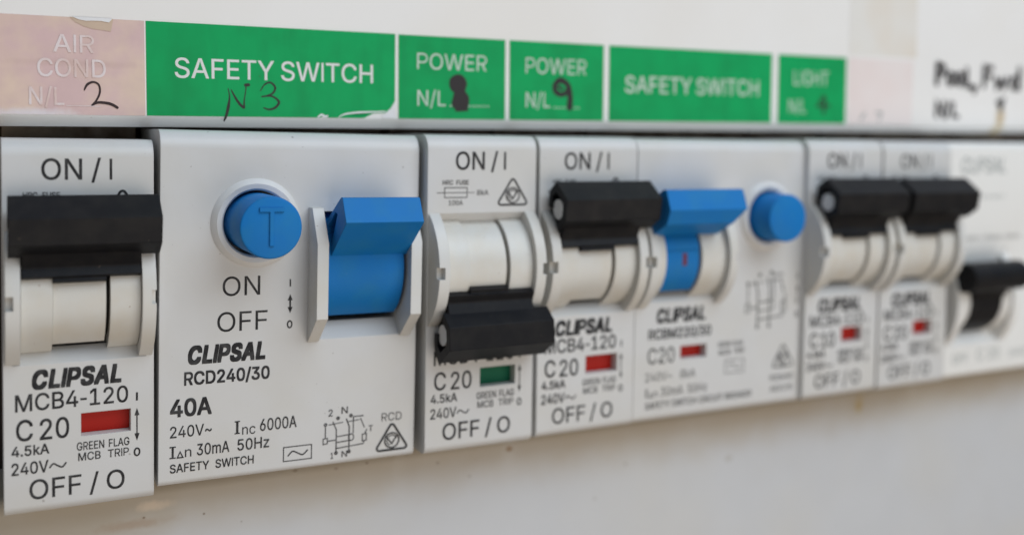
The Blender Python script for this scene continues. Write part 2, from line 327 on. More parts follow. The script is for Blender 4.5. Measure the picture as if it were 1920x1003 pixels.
# outlines of the sans-serif letters used in the prints: advance, vertices, triangles
GLYPHS = {
 '.': (188, [('95 -4 83 -3 73 1 63 9 55 18 51 29 50 41 51 53 55 64 63 73 73 81 83 85 95 87 107 85 118 81 128 73 135 64 140 53 141 41 140 29 135 18 128 9 118 1 107 -3', '11 13 12 10 13 11 10 14 13 9 14 10 9 15 14 8 15 9 8 16 15 7 16 8 7 17 16 6 17 7 6 18 17 5 18 6 5 19 18 4 19 5 4 20 19 3 20 4 3 21 20 2 21 3 2 22 21 1 22 2 1 23 22 0 23 1')]),
 '/': (249, [('235 533 71 -76 14 -76 178 533', '2 0 3 2 1 0')]),
 '0': (453, [('227 -7 191 -3 158 7 130 24 105 48 85 77 69 113 57 155 50 202 48 254 50 306 57 353 69 395 85 431 106 461 130 484 159 502 191 512 227 516 262 512 295 502 323 484 348 461 368 431 384 395 396 353 403 306 405 254 403 202 396 155 384 113 368 77 348 48 323 24 295 7 263 -3 227 50 250 52 271 60 290 74 306 92 320 116 330 144 338 176 342 213 344 254 342 295 338 332 330 365 320 393 306 416 290 435 271 449 250 457 227 460 203 457 182 449 163 435 147 416 134 393 123 365 115 332 111 295 109 254 111 213 115 176 123 144 134 116 147 92 163 74 182 60 203 52', '17 19 18 16 19 17 16 20 19 15 20 16 15 21 20 14 21 15 14 22 21 13 55 14 55 54 14 54 22 14 54 53 22 53 23 22 13 56 55 52 23 53 13 57 56 51 23 52 13 58 57 50 23 51 12 58 13 50 24 23 12 59 58 49 24 50 11 59 12 49 25 24 11 60 59 48 25 49 11 61 60 47 25 48 10 61 11 47 26 25 10 62 61 46 26 47 9 62 10 46 27 26 9 63 62 45 27 46 8 63 9 8 64 63 44 27 45 44 28 27 8 65 64 43 28 44 7 65 8 43 29 28 7 66 65 42 29 43 6 66 7 42 30 29 6 67 66 41 30 42 6 68 67 40 30 41 5 68 6 40 31 30 5 69 68 39 31 40 4 69 5 39 32 31 4 70 69 38 32 39 4 71 70 37 32 38 4 36 71 36 32 37 4 32 36 3 32 4 3 33 32 2 33 3 2 34 33 1 34 2 1 35 34 0 35 1')]),
 '1': (453, [('76 0 76 55 391 55 391 0', '0 2 1 0 3 2'), ('276 509 276 0 212 0 212 448 209 448 86 358 86 427 198 509', '6 0 7 6 4 0 4 3 0 3 1 0 6 5 4 2 1 3')]),
 '2': (453, [('64 0 64 47 234 229 252 248 268 266 282 282 294 298 303 312 311 327 316 341 319 356 320 371 319 389 315 405 308 419 298 431 287 441 273 449 258 455 241 458 224 460 205 458 188 454 172 447 159 438 148 427 139 413 132 398 128 381 127 362 66 362 68 391 75 418 86 442 102 464 121 482 143 496 168 507 196 513 225 516 254 513 281 507 306 497 328 482 346 465 361 445 372 423 379 398 381 372 380 354 377 336 371 318 363 299 351 280 336 259 317 235 294 209 267 180 153 60 153 57 389 57 389 0', '38 40 39 37 40 38 37 41 40 36 41 37 36 42 41 36 43 42 35 43 36 34 43 35 34 44 43 34 20 44 20 45 44 33 21 34 21 20 34 19 45 20 33 22 21 18 45 19 17 45 18 33 23 22 16 45 17 33 24 23 16 46 45 32 24 33 15 46 16 32 25 24 14 46 15 32 26 25 14 47 46 13 47 14 31 26 32 31 27 26 12 47 13 31 28 27 12 48 47 30 28 31 11 48 12 30 29 28 11 49 48 10 49 11 9 49 10 9 50 49 8 50 9 8 51 50 7 51 8 7 52 51 6 52 7 6 53 52 5 53 6 4 53 5 4 54 53 3 54 4 3 55 54 2 55 3 2 56 55 1 56 2 1 57 56 1 58 57 1 59 58 1 60 59 1 61 60 0 61 1')]),
 '3': (453, [('218 -7 188 -5 159 1 133 10 108 22 88 38 70 57 57 79 48 104 44 132 109 132 112 115 118 100 126 87 137 76 150 66 165 59 182 54 200 51 219 50 239 51 258 55 275 61 291 69 304 80 315 93 323 108 328 125 329 145 328 163 323 180 316 196 306 211 292 223 275 234 254 241 229 246 201 248 157 248 157 299 288 448 288 452 70 452 70 509 372 509 372 461 211 278 211 289 247 290 279 286 308 276 333 262 354 244 371 222 383 198 391 173 393 145 390 116 383 90 370 66 354 45 333 27 309 12 281 2 251 -5', '42 44 43 42 45 44 42 41 45 41 40 45 40 46 45 39 47 40 47 46 40 38 47 39 47 49 48 38 49 47 38 50 49 38 51 50 38 37 51 37 52 51 36 52 37 35 52 36 35 53 52 34 53 35 33 53 34 32 53 33 32 54 53 31 54 32 31 55 54 30 55 31 29 55 30 29 56 55 28 56 29 27 56 28 27 57 56 8 10 9 8 11 10 26 57 27 26 58 57 8 12 11 25 58 26 7 12 8 7 13 12 24 58 25 24 59 58 7 14 13 23 59 24 6 14 7 6 15 14 22 59 23 6 16 15 22 60 59 21 60 22 6 17 16 5 17 6 20 60 21 5 18 17 5 19 18 19 60 20 5 60 19 5 61 60 4 61 5 4 62 61 3 62 4 3 63 62 2 63 3 2 64 63 1 64 2 0 64 1')]),
 '4': (453, [('40 105 40 158 247 509 311 509 109 166 109 163 413 163 413 105', '1 3 2 1 4 3 1 5 4 1 6 5 1 7 6 0 7 1'), ('282 0 282 121 282 146 282 318 343 318 343 0', '2 4 3 2 5 4 1 5 2 0 5 1')]),
 '5': (453, [('221 -7 192 -5 165 1 140 11 118 25 99 41 83 60 71 82 63 105 60 130 122 130 125 115 130 102 138 89 148 78 160 68 173 60 188 54 204 51 221 50 241 51 259 56 276 64 291 75 304 89 314 104 322 122 326 141 328 162 326 183 321 203 314 221 303 237 290 251 275 262 257 270 238 275 218 277 201 276 184 273 167 268 152 262 139 255 128 246 67 253 96 509 366 509 366 452 151 452 134 301 136 301 148 311 162 318 178 325 194 330 212 333 229 334 252 332 274 328 294 321 313 311 330 299 345 285 358 269 370 251 379 231 386 210 390 187 391 163 388 132 381 102 369 76 352 52 332 32 309 15 282 3 253 -4', '44 48 45 48 46 45 48 47 46 44 49 48 55 57 56 54 57 55 54 58 57 53 58 54 53 59 58 52 59 53 52 60 59 51 60 52 50 60 51 50 61 60 44 50 49 44 61 50 44 38 61 38 62 61 38 37 62 37 63 62 36 63 37 44 39 38 35 63 36 44 40 39 34 63 35 34 64 63 44 41 40 44 42 41 33 64 34 44 43 42 32 64 33 32 65 64 31 65 32 31 66 65 30 66 31 30 67 66 29 67 30 29 68 67 28 68 29 28 69 68 27 69 28 26 69 27 26 70 69 8 10 9 8 11 10 25 70 26 8 12 11 7 12 8 24 70 25 7 13 12 24 71 70 7 14 13 23 71 24 6 14 7 6 15 14 23 72 71 22 72 23 6 16 15 21 72 22 5 16 6 5 17 16 20 72 21 5 18 17 20 73 72 5 19 18 19 73 20 5 73 19 4 73 5 4 74 73 3 74 4 3 75 74 2 75 3 2 76 75 1 76 2 1 0 76')]),
 '6': (453, [('226 -7 196 -4 168 3 142 15 119 31 100 51 84 74 73 101 66 130 64 162 65 187 71 212 80 239 93 268 112 302 137 340 252 509 322 509 151 261 145 261 151 270 157 279 165 288 174 295 184 302 196 307 208 311 221 313 235 314 265 312 291 305 316 295 337 280 355 262 370 240 380 215 387 187 389 157 387 127 379 98 368 73 352 50 333 30 310 14 284 3 257 -4 226 48 245 50 263 55 279 63 293 73 304 86 314 101 322 119 326 137 327 157 326 178 322 196 314 213 304 228 293 241 279 251 263 259 245 264 226 265 207 264 190 259 174 252 160 241 148 229 138 214 131 197 126 179 125 158 126 138 131 119 138 102 148 86 160 73 174 63 190 55 207 50', '15 17 16 15 23 17 23 18 17 14 23 15 27 29 28 26 29 27 26 30 29 25 30 26 24 30 25 24 31 30 13 23 14 23 31 24 13 22 23 18 31 23 18 32 31 13 21 22 18 65 32 65 64 32 64 33 32 13 20 21 13 19 20 12 19 13 63 33 64 18 66 65 62 33 63 62 34 33 12 18 19 12 66 18 12 67 66 61 34 62 12 68 67 60 34 61 12 69 68 59 34 60 59 35 34 11 69 12 11 70 69 58 35 59 58 36 35 11 71 70 57 36 58 10 71 11 10 72 71 56 36 57 9 72 10 56 37 36 9 73 72 55 37 56 8 73 9 8 74 73 54 37 55 54 38 37 8 75 74 53 38 54 7 75 8 53 39 38 7 76 75 52 39 53 7 77 76 6 77 7 51 39 52 51 40 39 6 78 77 50 40 51 5 78 6 5 79 78 49 40 50 49 41 40 5 80 79 48 41 49 5 81 80 47 41 48 4 81 5 4 46 81 46 41 47 46 42 41 4 42 46 3 42 4 3 43 42 2 43 3 2 44 43 1 44 2 1 45 44 0 45 1')]),
 '7': (453, [('97 0 323 448 323 452 62 452 62 509 391 509 391 449 165 0', '3 5 4 3 2 5 2 6 5 1 6 2 1 7 6 0 7 1')]),
 '8': (453, [('226 -7 193 -5 163 1 136 11 111 25 91 42 74 62 62 84 54 109 52 135 53 156 58 176 65 195 75 212 87 228 101 241 117 252 134 260 153 265 153 267 129 276 109 289 93 308 80 330 73 354 70 380 73 405 79 429 90 450 106 469 124 485 146 498 170 508 197 514 226 516 255 514 282 508 306 498 328 485 346 469 361 450 373 429 379 405 382 380 379 354 372 330 359 308 343 289 323 276 300 267 300 265 319 260 335 252 351 241 365 228 377 212 387 195 395 176 399 156 401 135 398 109 391 84 378 62 362 42 341 25 317 11 289 1 259 -5 226 49 248 50 267 54 285 60 300 69 313 79 323 91 331 106 335 121 337 139 335 157 330 173 322 189 312 202 298 213 283 223 265 230 247 234 226 235 206 234 187 230 169 223 154 213 140 202 130 189 122 173 117 157 115 139 117 121 121 106 129 91 139 79 152 69 167 60 185 54 205 50 226 290 244 291 260 294 274 300 287 308 298 318 307 330 314 344 318 359 319 376 318 392 314 407 308 420 299 432 288 442 275 449 260 455 244 459 226 460 208 459 192 455 177 449 164 442 153 432 145 420 138 407 134 392 133 376 134 359 138 344 145 330 154 318 165 308 178 300 193 294 209 291', '33 35 34 32 35 33 32 36 35 31 36 32 31 37 36 30 37 31 30 38 37 29 38 30 29 39 38 28 123 29 123 39 29 123 122 39 122 121 39 121 40 39 28 124 123 120 40 121 28 125 124 119 40 120 27 125 28 119 41 40 27 126 125 118 41 119 27 127 126 117 41 118 27 128 127 116 41 117 26 128 27 116 42 41 26 129 128 115 42 116 26 130 129 114 42 115 25 130 26 114 43 42 25 131 130 113 43 114 24 131 25 113 44 43 24 132 131 112 44 113 24 133 132 111 44 112 23 133 24 111 45 44 23 134 133 110 45 111 22 134 23 22 135 134 109 45 110 109 46 45 22 136 135 108 46 109 21 136 22 21 137 136 107 46 108 107 47 46 21 138 137 106 47 107 21 139 138 105 47 106 21 104 139 104 47 105 21 47 104 20 47 21 20 48 47 19 48 20 19 49 48 18 49 19 18 50 49 17 50 18 17 51 50 16 51 17 16 52 51 15 52 16 15 53 52 14 87 15 87 86 15 86 53 15 86 85 53 85 54 53 14 88 87 84 54 85 14 89 88 83 54 84 13 89 14 83 55 54 13 90 89 82 55 83 13 91 90 81 55 82 12 91 13 81 56 55 12 92 91 80 56 81 11 92 12 80 57 56 11 93 92 79 57 80 10 93 11 79 58 57 10 94 93 78 58 79 10 95 94 77 58 78 9 95 10 77 59 58 9 96 95 76 59 77 8 96 9 76 60 59 8 97 96 75 60 76 7 97 8 75 61 60 7 98 97 74 61 75 7 99 98 73 61 74 6 99 7 73 62 61 6 100 99 72 62 73 6 101 100 71 62 72 5 101 6 71 63 62 5 102 101 70 63 71 5 103 102 69 63 70 5 68 103 68 63 69 5 63 68 4 63 5 4 64 63 3 64 4 3 65 64 2 65 3 2 66 65 1 66 2 1 67 66 0 67 1')]),
 '9': (453, [('226 516 256 513 285 506 310 494 333 478 352 458 368 434 380 408 387 378 389 347 387 322 382 296 373 270 359 240 340 207 315 168 200 0 130 0 301 248 307 248 302 238 295 229 287 221 278 214 268 207 257 202 245 198 232 195 218 195 188 197 161 203 137 214 116 229 98 247 83 269 72 294 66 321 64 352 66 382 73 411 85 436 101 459 120 479 143 494 168 506 196 513 226 460 207 459 190 454 174 446 160 435 148 423 138 407 131 390 127 372 125 352 127 331 131 313 138 295 148 280 160 268 174 257 190 250 207 245 226 243 245 245 263 249 279 257 293 267 305 280 314 295 322 312 326 330 327 350 326 371 322 390 314 407 305 422 293 435 279 446 263 454 245 459', '45 1 0 44 1 45 44 2 1 43 2 44 43 3 2 42 3 43 42 4 3 41 4 42 41 46 4 46 5 4 41 47 46 81 5 46 40 47 41 40 48 47 80 5 81 80 6 5 40 49 48 79 6 80 40 50 49 78 6 79 39 50 40 39 51 50 77 6 78 77 7 6 39 52 51 76 7 77 38 52 39 76 8 7 38 53 52 75 8 76 38 54 53 74 8 75 37 54 38 74 9 8 37 55 54 73 9 74 36 55 37 36 56 55 72 9 73 72 10 9 36 57 56 71 10 72 71 11 10 35 57 36 35 58 57 70 11 71 70 12 11 35 59 58 69 12 70 34 59 35 34 60 59 68 12 69 68 13 12 33 60 34 33 61 60 67 13 68 33 62 61 66 19 67 19 13 67 33 63 62 65 18 66 18 19 66 65 24 18 24 17 18 20 13 19 32 63 33 32 64 63 64 24 65 32 24 64 20 14 13 21 14 20 31 24 32 22 14 21 23 14 22 30 24 31 24 14 23 30 25 24 17 14 24 17 15 14 29 25 30 29 26 25 29 27 26 28 27 29 17 16 15')]),
 'A': (480, [('16 0 201 509 276 509 463 0 395 0 287 302 280 323 272 346 264 372 255 402 244 438 232 478 245 478 233 437 222 402 213 371 204 345 197 322 191 302 85 0', '0 11 1 11 2 1 11 12 2 12 3 2 0 13 11 13 10 11 13 10 12 10 3 12 9 3 10 0 14 13 0 15 14 8 3 9 7 3 8 0 16 15 6 3 7 0 17 16 5 3 6 0 18 17 0 19 18 4 3 5'), ('110 142 110 199 370 199 370 142', '0 2 1 0 3 2')]),
 'B': (456, [('60 0 60 509 241 509 274 507 304 501 329 491 350 477 367 461 381 442 390 421 396 398 398 374 397 353 393 336 387 320 378 307 368 295 356 286 343 278 329 272 315 267 315 262 331 260 347 254 363 245 378 234 391 220 402 203 411 184 416 161 418 136 416 111 410 88 400 67 386 48 368 31 344 18 317 8 284 2 247 0 125 57 245 57 281 60 309 67 330 80 344 96 353 115 355 137 354 153 350 169 342 184 333 197 320 209 306 218 289 225 269 229 248 231 125 231 125 285 238 285 256 287 273 290 288 296 302 304 314 314 323 326 330 340 335 355 336 372 333 393 326 412 313 429 294 442 270 449 240 452 125 452', '0 75 1 75 2 1 75 3 2 75 4 3 75 5 4 75 6 5 75 7 6 75 74 7 74 8 7 0 58 75 73 8 74 72 8 73 71 8 72 71 9 8 70 9 71 70 10 9 69 10 70 69 11 10 68 11 69 68 12 11 67 12 68 66 12 67 66 13 12 65 13 66 65 14 13 64 14 65 64 15 14 63 15 64 63 16 15 62 16 63 61 16 62 61 17 16 60 17 61 59 17 60 59 18 17 0 57 58 57 59 58 57 18 59 57 19 18 57 20 19 57 21 20 57 22 21 57 23 22 57 24 23 57 25 24 57 56 25 56 26 25 0 40 57 55 26 56 54 26 55 53 26 54 53 27 26 52 27 53 51 27 52 51 28 27 50 28 51 49 28 50 49 29 28 48 29 49 48 30 29 47 30 48 46 30 47 46 31 30 45 31 46 45 32 31 44 32 45 44 33 32 43 33 44 42 33 43 42 34 33 41 34 42 0 41 40 0 34 41 0 35 34 0 36 35 0 37 36 0 38 37 0 39 38')]),
 'C': (510, [('267 -7 225 -3 186 7 150 25 119 49 92 79 70 115 53 157 44 203 40 254 44 305 53 352 70 393 92 429 119 459 150 484 186 501 225 512 267 516 293 514 317 511 340 504 362 496 383 485 402 471 419 456 435 438 448 418 459 397 467 373 473 348 408 348 404 365 397 380 389 395 380 407 369 418 357 428 344 437 330 444 315 449 300 453 284 455 267 456 237 453 209 445 184 432 161 414 141 391 125 364 113 332 106 295 103 254 106 213 113 177 125 145 141 117 161 94 184 76 210 63 237 56 267 53 284 54 300 56 315 60 330 65 344 72 357 81 369 90 380 102 389 114 397 128 404 144 408 160 473 160 467 135 459 112 448 91 435 71 420 53 402 38 383 24 363 13 341 5 317 -2 293 -6', '17 19 18 17 20 19 16 20 17 16 21 20 16 22 21 15 22 16 15 23 22 15 24 23 14 24 15 14 25 24 13 44 14 44 43 14 43 25 14 42 25 43 42 26 25 41 26 42 13 45 44 40 26 41 39 26 40 13 46 45 38 26 39 38 27 26 37 27 38 13 47 46 12 47 13 36 27 37 35 27 36 35 28 27 12 48 47 34 28 35 34 29 28 33 29 34 11 48 12 11 49 48 32 29 33 32 30 29 31 30 32 11 50 49 10 50 11 10 51 50 9 51 10 9 52 51 8 52 9 8 53 52 8 54 53 7 54 8 7 55 54 72 74 73 72 75 74 6 55 7 6 56 55 71 75 72 71 76 75 70 76 71 6 57 56 5 57 6 69 76 70 69 77 76 68 77 69 5 58 57 68 78 77 67 78 68 66 78 67 4 58 5 4 59 58 65 78 66 65 79 78 64 79 65 4 60 59 63 79 64 4 61 60 62 79 63 61 79 62 4 79 61 4 80 79 3 80 4 3 81 80 2 81 3 2 82 81 2 83 82 1 83 2 1 84 83 1 85 84 0 85 1')]),
 'D': (502, [('219 0 96 0 96 57 215 57 254 60 288 68 318 81 343 99 363 122 379 149 390 181 397 216 399 255 397 294 390 329 379 361 364 388 344 410 320 428 291 441 258 449 221 452 93 452 93 509 225 509 273 505 315 495 353 478 385 455 412 426 433 391 449 351 458 306 462 255 458 205 449 159 433 119 411 83 384 54 351 31 312 14 268 3', '22 24 23 22 25 24 22 26 25 22 27 26 22 28 27 22 21 28 21 20 28 20 29 28 19 29 20 18 29 19 17 29 18 17 30 29 16 30 17 16 31 30 15 31 16 14 31 15 14 32 31 13 32 14 13 33 32 12 33 13 11 33 12 11 34 33 10 34 11 10 35 34 9 35 10 9 36 35 8 36 9 7 36 8 7 37 36 6 37 7 6 38 37 5 38 6 4 38 5 3 38 4 1 3 2 1 38 3 1 39 38 1 40 39 1 41 40 1 0 41'), ('125 509 125 0 60 0 60 509', '2 0 3 2 1 0')]),
 'E': (419, [('60 0 60 509 372 509 372 452 125 452 125 286 355 286 355 229 125 229 125 57 375 57 375 0', '0 4 1 4 2 1 4 3 2 0 5 4 0 8 5 8 6 5 8 7 6 0 9 8 0 10 9 0 11 10')]),
 'F': (410, [('60 0 60 509 369 509 369 452 125 452 125 278 346 278 346 221 125 221 125 0', '0 4 1 4 2 1 4 3 2 0 5 4 0 8 5 8 6 5 8 7 6 0 9 8')]),
 'G': (520, [('269 -7 225 -3 185 7 149 25 118 49 91 79 69 116 53 157 43 203 40 254 43 305 53 352 69 393 91 429 117 459 149 484 184 501 223 512 265 516 291 514 316 510 340 504 363 494 384 483 403 469 421 453 436 436 449 416 460 395 468 373 474 349 408 349 402 365 395 379 387 393 378 406 368 417 356 427 344 436 330 443 315 448 300 453 283 455 265 456 236 453 209 445 183 432 160 414 141 392 125 364 113 332 106 295 103 254 106 213 113 177 125 145 141 117 161 95 184 76 210 63 238 56 269 53 296 55 322 61 345 71 365 85 382 102 396 123 407 147 413 173 415 202 434 199 283 199 283 256 478 256 478 200 475 160 466 124 451 91 431 62 406 38 377 19 344 5 308 -4', '17 19 18 17 20 19 16 20 17 16 21 20 16 22 21 15 22 16 15 23 22 14 23 15 14 24 23 14 25 24 13 44 14 44 43 14 43 25 14 42 25 43 41 25 42 13 45 44 40 25 41 40 26 25 39 26 40 13 46 45 38 26 39 37 26 38 37 27 26 13 47 46 12 47 13 36 27 37 35 27 36 35 28 27 12 48 47 34 28 35 34 29 28 11 48 12 33 29 34 11 49 48 32 29 33 32 30 29 31 30 32 11 50 49 10 50 11 10 51 50 9 51 10 9 52 51 72 74 73 72 70 74 70 75 74 8 52 9 8 53 52 8 54 53 7 54 8 72 69 70 71 75 70 71 76 75 69 71 72 69 76 71 7 55 54 68 76 69 68 77 76 6 55 7 67 77 68 6 56 55 67 78 77 66 78 67 6 57 56 5 57 6 65 78 66 5 58 57 65 79 78 64 79 65 4 58 5 4 59 58 63 79 64 4 60 59 63 80 79 62 80 63 4 61 60 61 80 62 4 80 61 3 80 4 3 81 80 2 81 3 2 82 81 1 82 2 1 83 82 0 83 1')]),
 'H': (517, [('60 0 60 509 125 509 125 289 392 289 392 509 457 509 457 0 392 0 392 232 125 232 125 0', '0 2 1 0 3 2 4 6 5 4 7 6 0 10 3 10 4 3 10 9 4 9 7 4 0 11 10 8 7 9')]),
 'K': (467, [('104 145 104 216 116 231 128 246 139 261 151 275 162 289 174 303 187 317 199 331 212 344 364 509 448 509 231 276 228 276', '10 12 11 10 13 12 9 13 10 8 13 9 7 13 8 6 13 7 5 14 6 14 13 6 5 0 14 4 0 5 3 0 4 2 0 3 1 0 2'), ('60 0 60 509 125 509 125 334 124 225 125 193 125 0', '0 2 1 0 3 2 0 4 3 0 5 4 0 6 5'), ('372 0 188 259 228 309 449 0', '1 3 2 0 3 1')]),
 'L': (393, [('60 0 60 509 125 509 125 57 361 57 361 0', '0 2 1 0 3 2 0 4 3 0 5 4')]),
 'M': (628, [('60 0 60 509 152 509 277 187 280 179 284 170 287 159 291 147 295 135 299 123 303 110 307 97 311 84 315 71 319 60 322 49 307 49 311 59 314 71 318 83 322 95 326 108 330 121 334 134 338 146 342 158 346 169 349 179 352 187 476 509 568 509 568 0 504 0 504 291 504 302 504 314 504 327 505 340 505 354 505 369 506 413 506 428 507 443 507 457 513 457 508 441 503 425 498 409 492 393 487 378 482 363 477 348 472 335 467 322 463 310 459 300 456 291 342 0 286 0 170 291 167 300 163 310 159 321 155 333 150 347 145 361 140 376 134 392 129 408 124 424 118 441 112 457 119 457 119 444 120 430 120 416 120 401 121 386 121 372 122 328 122 315 122 302 122 291 122 0', '0 71 1 71 2 1 71 72 2 72 3 2 28 43 29 43 30 29 43 44 30 44 31 30 0 70 71 73 3 72 28 42 43 45 31 44 74 69 73 69 3 73 28 46 42 46 41 42 0 74 70 74 69 70 46 41 45 41 31 45 0 75 74 40 31 41 28 47 46 68 3 69 0 76 75 39 31 40 28 48 47 67 3 68 0 77 76 28 49 48 66 3 67 0 78 77 28 50 49 65 3 66 0 79 78 38 31 39 28 51 50 64 3 65 37 31 38 28 52 51 63 3 64 36 31 37 28 53 52 62 3 63 0 80 79 35 31 36 28 54 53 61 3 62 0 81 80 34 31 35 60 3 61 28 55 54 0 82 81 33 31 34 59 3 60 28 56 55 0 83 82 58 3 59 28 57 56 32 31 33 58 4 3 27 57 28 58 5 4 26 57 27 58 6 5 25 57 26 58 7 6 24 57 25 58 8 7 23 57 24 58 9 8 22 57 23 58 10 9 21 57 22 58 11 10 20 57 21 58 12 11 19 57 20 58 18 12 18 13 12 18 13 19 13 57 19 58 17 18 14 57 13 15 57 14 58 16 17 58 15 16 58 57 15')]),
 'N': (523, [('60 0 60 509 136 509 343 183 349 174 355 163 363 151 371 137 379 122 388 107 396 90 405 73 414 55 405 54 403 72 402 90 401 108 400 126 399 142 399 157 399 171 399 184 399 195 399 509 463 509 463 0 387 0 202 290 194 303 186 317 177 331 168 346 159 363 148 381 136 402 123 425 108 452 119 454 120 429 121 406 122 384 123 363 124 345 124 328 125 313 125 301 125 291 125 0', '0 36 1 36 2 1 36 37 2 37 3 2 22 24 23 22 25 24 38 3 37 0 38 36 38 35 36 0 39 38 35 3 38 34 3 35 0 40 39 33 3 34 0 41 40 32 3 33 0 42 41 31 3 32 30 3 31 0 43 42 29 3 30 0 44 43 28 3 29 0 45 44 27 3 28 0 46 45 0 47 46 26 3 27 21 25 22 20 25 21 26 4 3 26 5 4 19 25 20 26 6 5 18 25 19 26 7 6 17 25 18 26 8 7 16 25 17 26 9 8 15 25 16 26 10 9 26 14 10 14 11 10 14 11 15 11 25 15 12 25 11 26 13 14 13 25 12 26 25 13')]),
 'O': (533, [('267 -7 225 -3 186 7 150 25 119 49 92 79 70 115 53 157 44 203 40 254 44 305 53 352 70 393 92 429 119 459 150 484 186 501 225 512 267 516 309 512 348 501 384 484 415 459 442 429 464 393 480 352 490 305 493 254 490 203 480 157 464 115 442 79 415 49 384 25 348 7 309 -3 267 53 296 55 324 63 349 76 372 94 392 116 408 144 420 176 428 213 430 254 428 295 420 332 408 365 392 392 372 415 349 433 324 446 296 453 267 456 237 453 210 445 184 433 161 415 142 392 125 364 113 332 106 295 103 254 106 213 113 176 125 144 142 117 161 94 184 76 210 63 237 55', '17 19 18 16 19 17 16 20 19 15 20 16 15 21 20 14 21 15 14 22 21 13 55 14 55 54 14 54 22 14 54 53 22 53 23 22 13 56 55 52 23 53 51 23 52 13 57 56 13 58 57 50 23 51 12 58 13 50 24 23 12 59 58 49 24 50 11 59 12 49 25 24 11 60 59 48 25 49 47 25 48 11 61 60 10 61 11 47 26 25 10 62 61 46 26 47 9 62 10 46 27 26 9 63 62 45 27 46 8 63 9 8 64 63 44 27 45 44 28 27 8 65 64 43 28 44 7 65 8 43 29 28 7 66 65 42 29 43 6 66 7 42 30 29 6 67 66 41 30 42 6 68 67 40 30 41 5 68 6 40 31 30 5 69 68 39 31 40 4 69 5 39 32 31 4 70 69 38 32 39 4 71 70 37 32 38 4 36 71 36 32 37 4 32 36 3 32 4 3 33 32 2 33 3 2 34 33 1 34 2 1 35 34 0 35 1')]),
 'P': (445, [('57 0 113 0 113 509 57 509', '0 1 2 0 2 3'), ('113 509 258 509 293 505 327 493 357 475 382 450 400 420 412 386 416 351 412 316 400 282 382 252 357 227 327 209 293 197 258 193 113 193 113 458 258 458 282 455 304 447 325 435 342 418 354 397 362 375 365 351 362 327 354 305 342 284 325 267 304 255 282 247 258 244 113 244', '0 1 18 0 18 17 1 2 19 1 19 18 2 3 20 2 20 19 3 4 21 3 21 20 4 5 22 4 22 21 5 6 23 5 23 22 6 7 24 6 24 23 7 8 25 7 25 24 8 9 26 8 26 25 9 10 27 9 27 26 10 11 28 10 28 27 11 12 29 11 29 28 12 13 30 12 30 29 13 14 31 13 31 30 14 15 32 14 32 31 15 16 33 15 33 32')]),
 'R': (450, [('57 0 113 0 113 509 57 509', '0 1 2 0 2 3'), ('113 509 258 509 292 505 324 494 353 476 377 452 395 423 406 391 410 357 406 323 395 291 377 262 353 238 324 220 292 209 258 205 113 205 113 458 258 458 280 455 302 448 321 436 337 420 349 401 356 379 359 357 356 335 349 313 337 294 321 278 302 266 280 259 258 256 113 256', '0 1 18 0 18 17 1 2 19 1 19 18 2 3 20 2 20 19 3 4 21 3 21 20 4 5 22 4 22 21 5 6 23 5 23 22 6 7 24 6 24 23 7 8 25 7 25 24 8 9 26 8 26 25 9 10 27 9 27 26 10 11 28 10 28 27 11 12 29 11 29 28 12 13 30 12 30 29 13 14 31 13 31 30 14 15 32 14 32 31 15 16 33 15 33 32'), ('222 215 283 222 398 0 332 0', '0 1 2 0 2 3')]),
 'S': (447, [('224 -9 188 -7 156 -1 128 9 102 23 81 40 64 60 51 83 42 109 38 137 104 137 108 118 114 102 123 88 136 76 150 66 166 59 185 53 204 50 224 49 246 50 267 54 286 60 303 69 317 79 329 92 338 106 344 122 346 139 344 154 340 168 332 179 322 189 310 197 296 205 280 211 263 217 245 222 184 239 145 253 112 269 86 289 67 313 56 341 52 372 54 400 62 425 75 448 92 468 113 484 138 498 165 508 195 514 227 516 259 514 289 508 316 498 340 484 360 468 377 449 390 427 398 403 401 378 337 378 332 402 320 421 302 437 280 449 254 456 225 459 204 457 185 454 167 448 152 440 139 430 129 418 121 405 117 391 115 376 117 359 122 345 131 334 142 324 155 315 169 308 184 302 198 297 212 293 264 279 279 275 295 270 312 264 328 256 344 248 359 238 372 226 384 213 395 198 402 180 407 161 408 139 406 112 399 87 386 64 370 43 349 25 323 11 294 0 261 -7', '52 54 53 51 54 52 51 55 54 50 55 51 50 56 55 49 56 50 49 57 56 48 57 49 48 58 57 47 69 48 69 58 48 69 59 58 47 70 69 68 59 69 47 71 70 67 59 68 47 72 71 66 59 67 66 60 59 46 72 47 46 73 72 46 74 73 65 60 66 46 75 74 65 61 60 45 75 46 64 61 65 45 76 75 45 77 76 64 62 61 63 62 64 44 77 45 44 78 77 44 79 78 43 79 44 43 80 79 43 81 80 42 81 43 42 82 81 42 83 82 42 84 83 41 84 42 41 85 84 41 86 85 41 87 86 41 88 87 40 88 41 40 89 88 40 90 89 40 91 90 39 91 40 39 92 91 39 93 92 38 93 39 38 94 93 37 94 38 37 95 94 37 96 95 36 96 37 35 96 36 35 97 96 34 97 35 33 97 34 33 98 97 32 98 33 31 98 32 31 99 98 30 99 31 29 99 30 29 100 99 28 100 29 27 100 28 27 101 100 8 10 9 8 11 10 26 101 27 8 12 11 26 102 101 7 12 8 25 102 26 7 13 12 24 102 25 7 14 13 24 103 102 6 14 7 23 103 24 6 15 14 22 103 23 6 16 15 22 104 103 5 16 6 21 104 22 5 17 16 20 104 21 5 18 17 5 19 18 19 104 20 5 104 19 5 105 104 4 105 5 4 106 105 3 106 4 3 107 106 2 107 3 2 108 107 1 108 2 0 108 1')]),
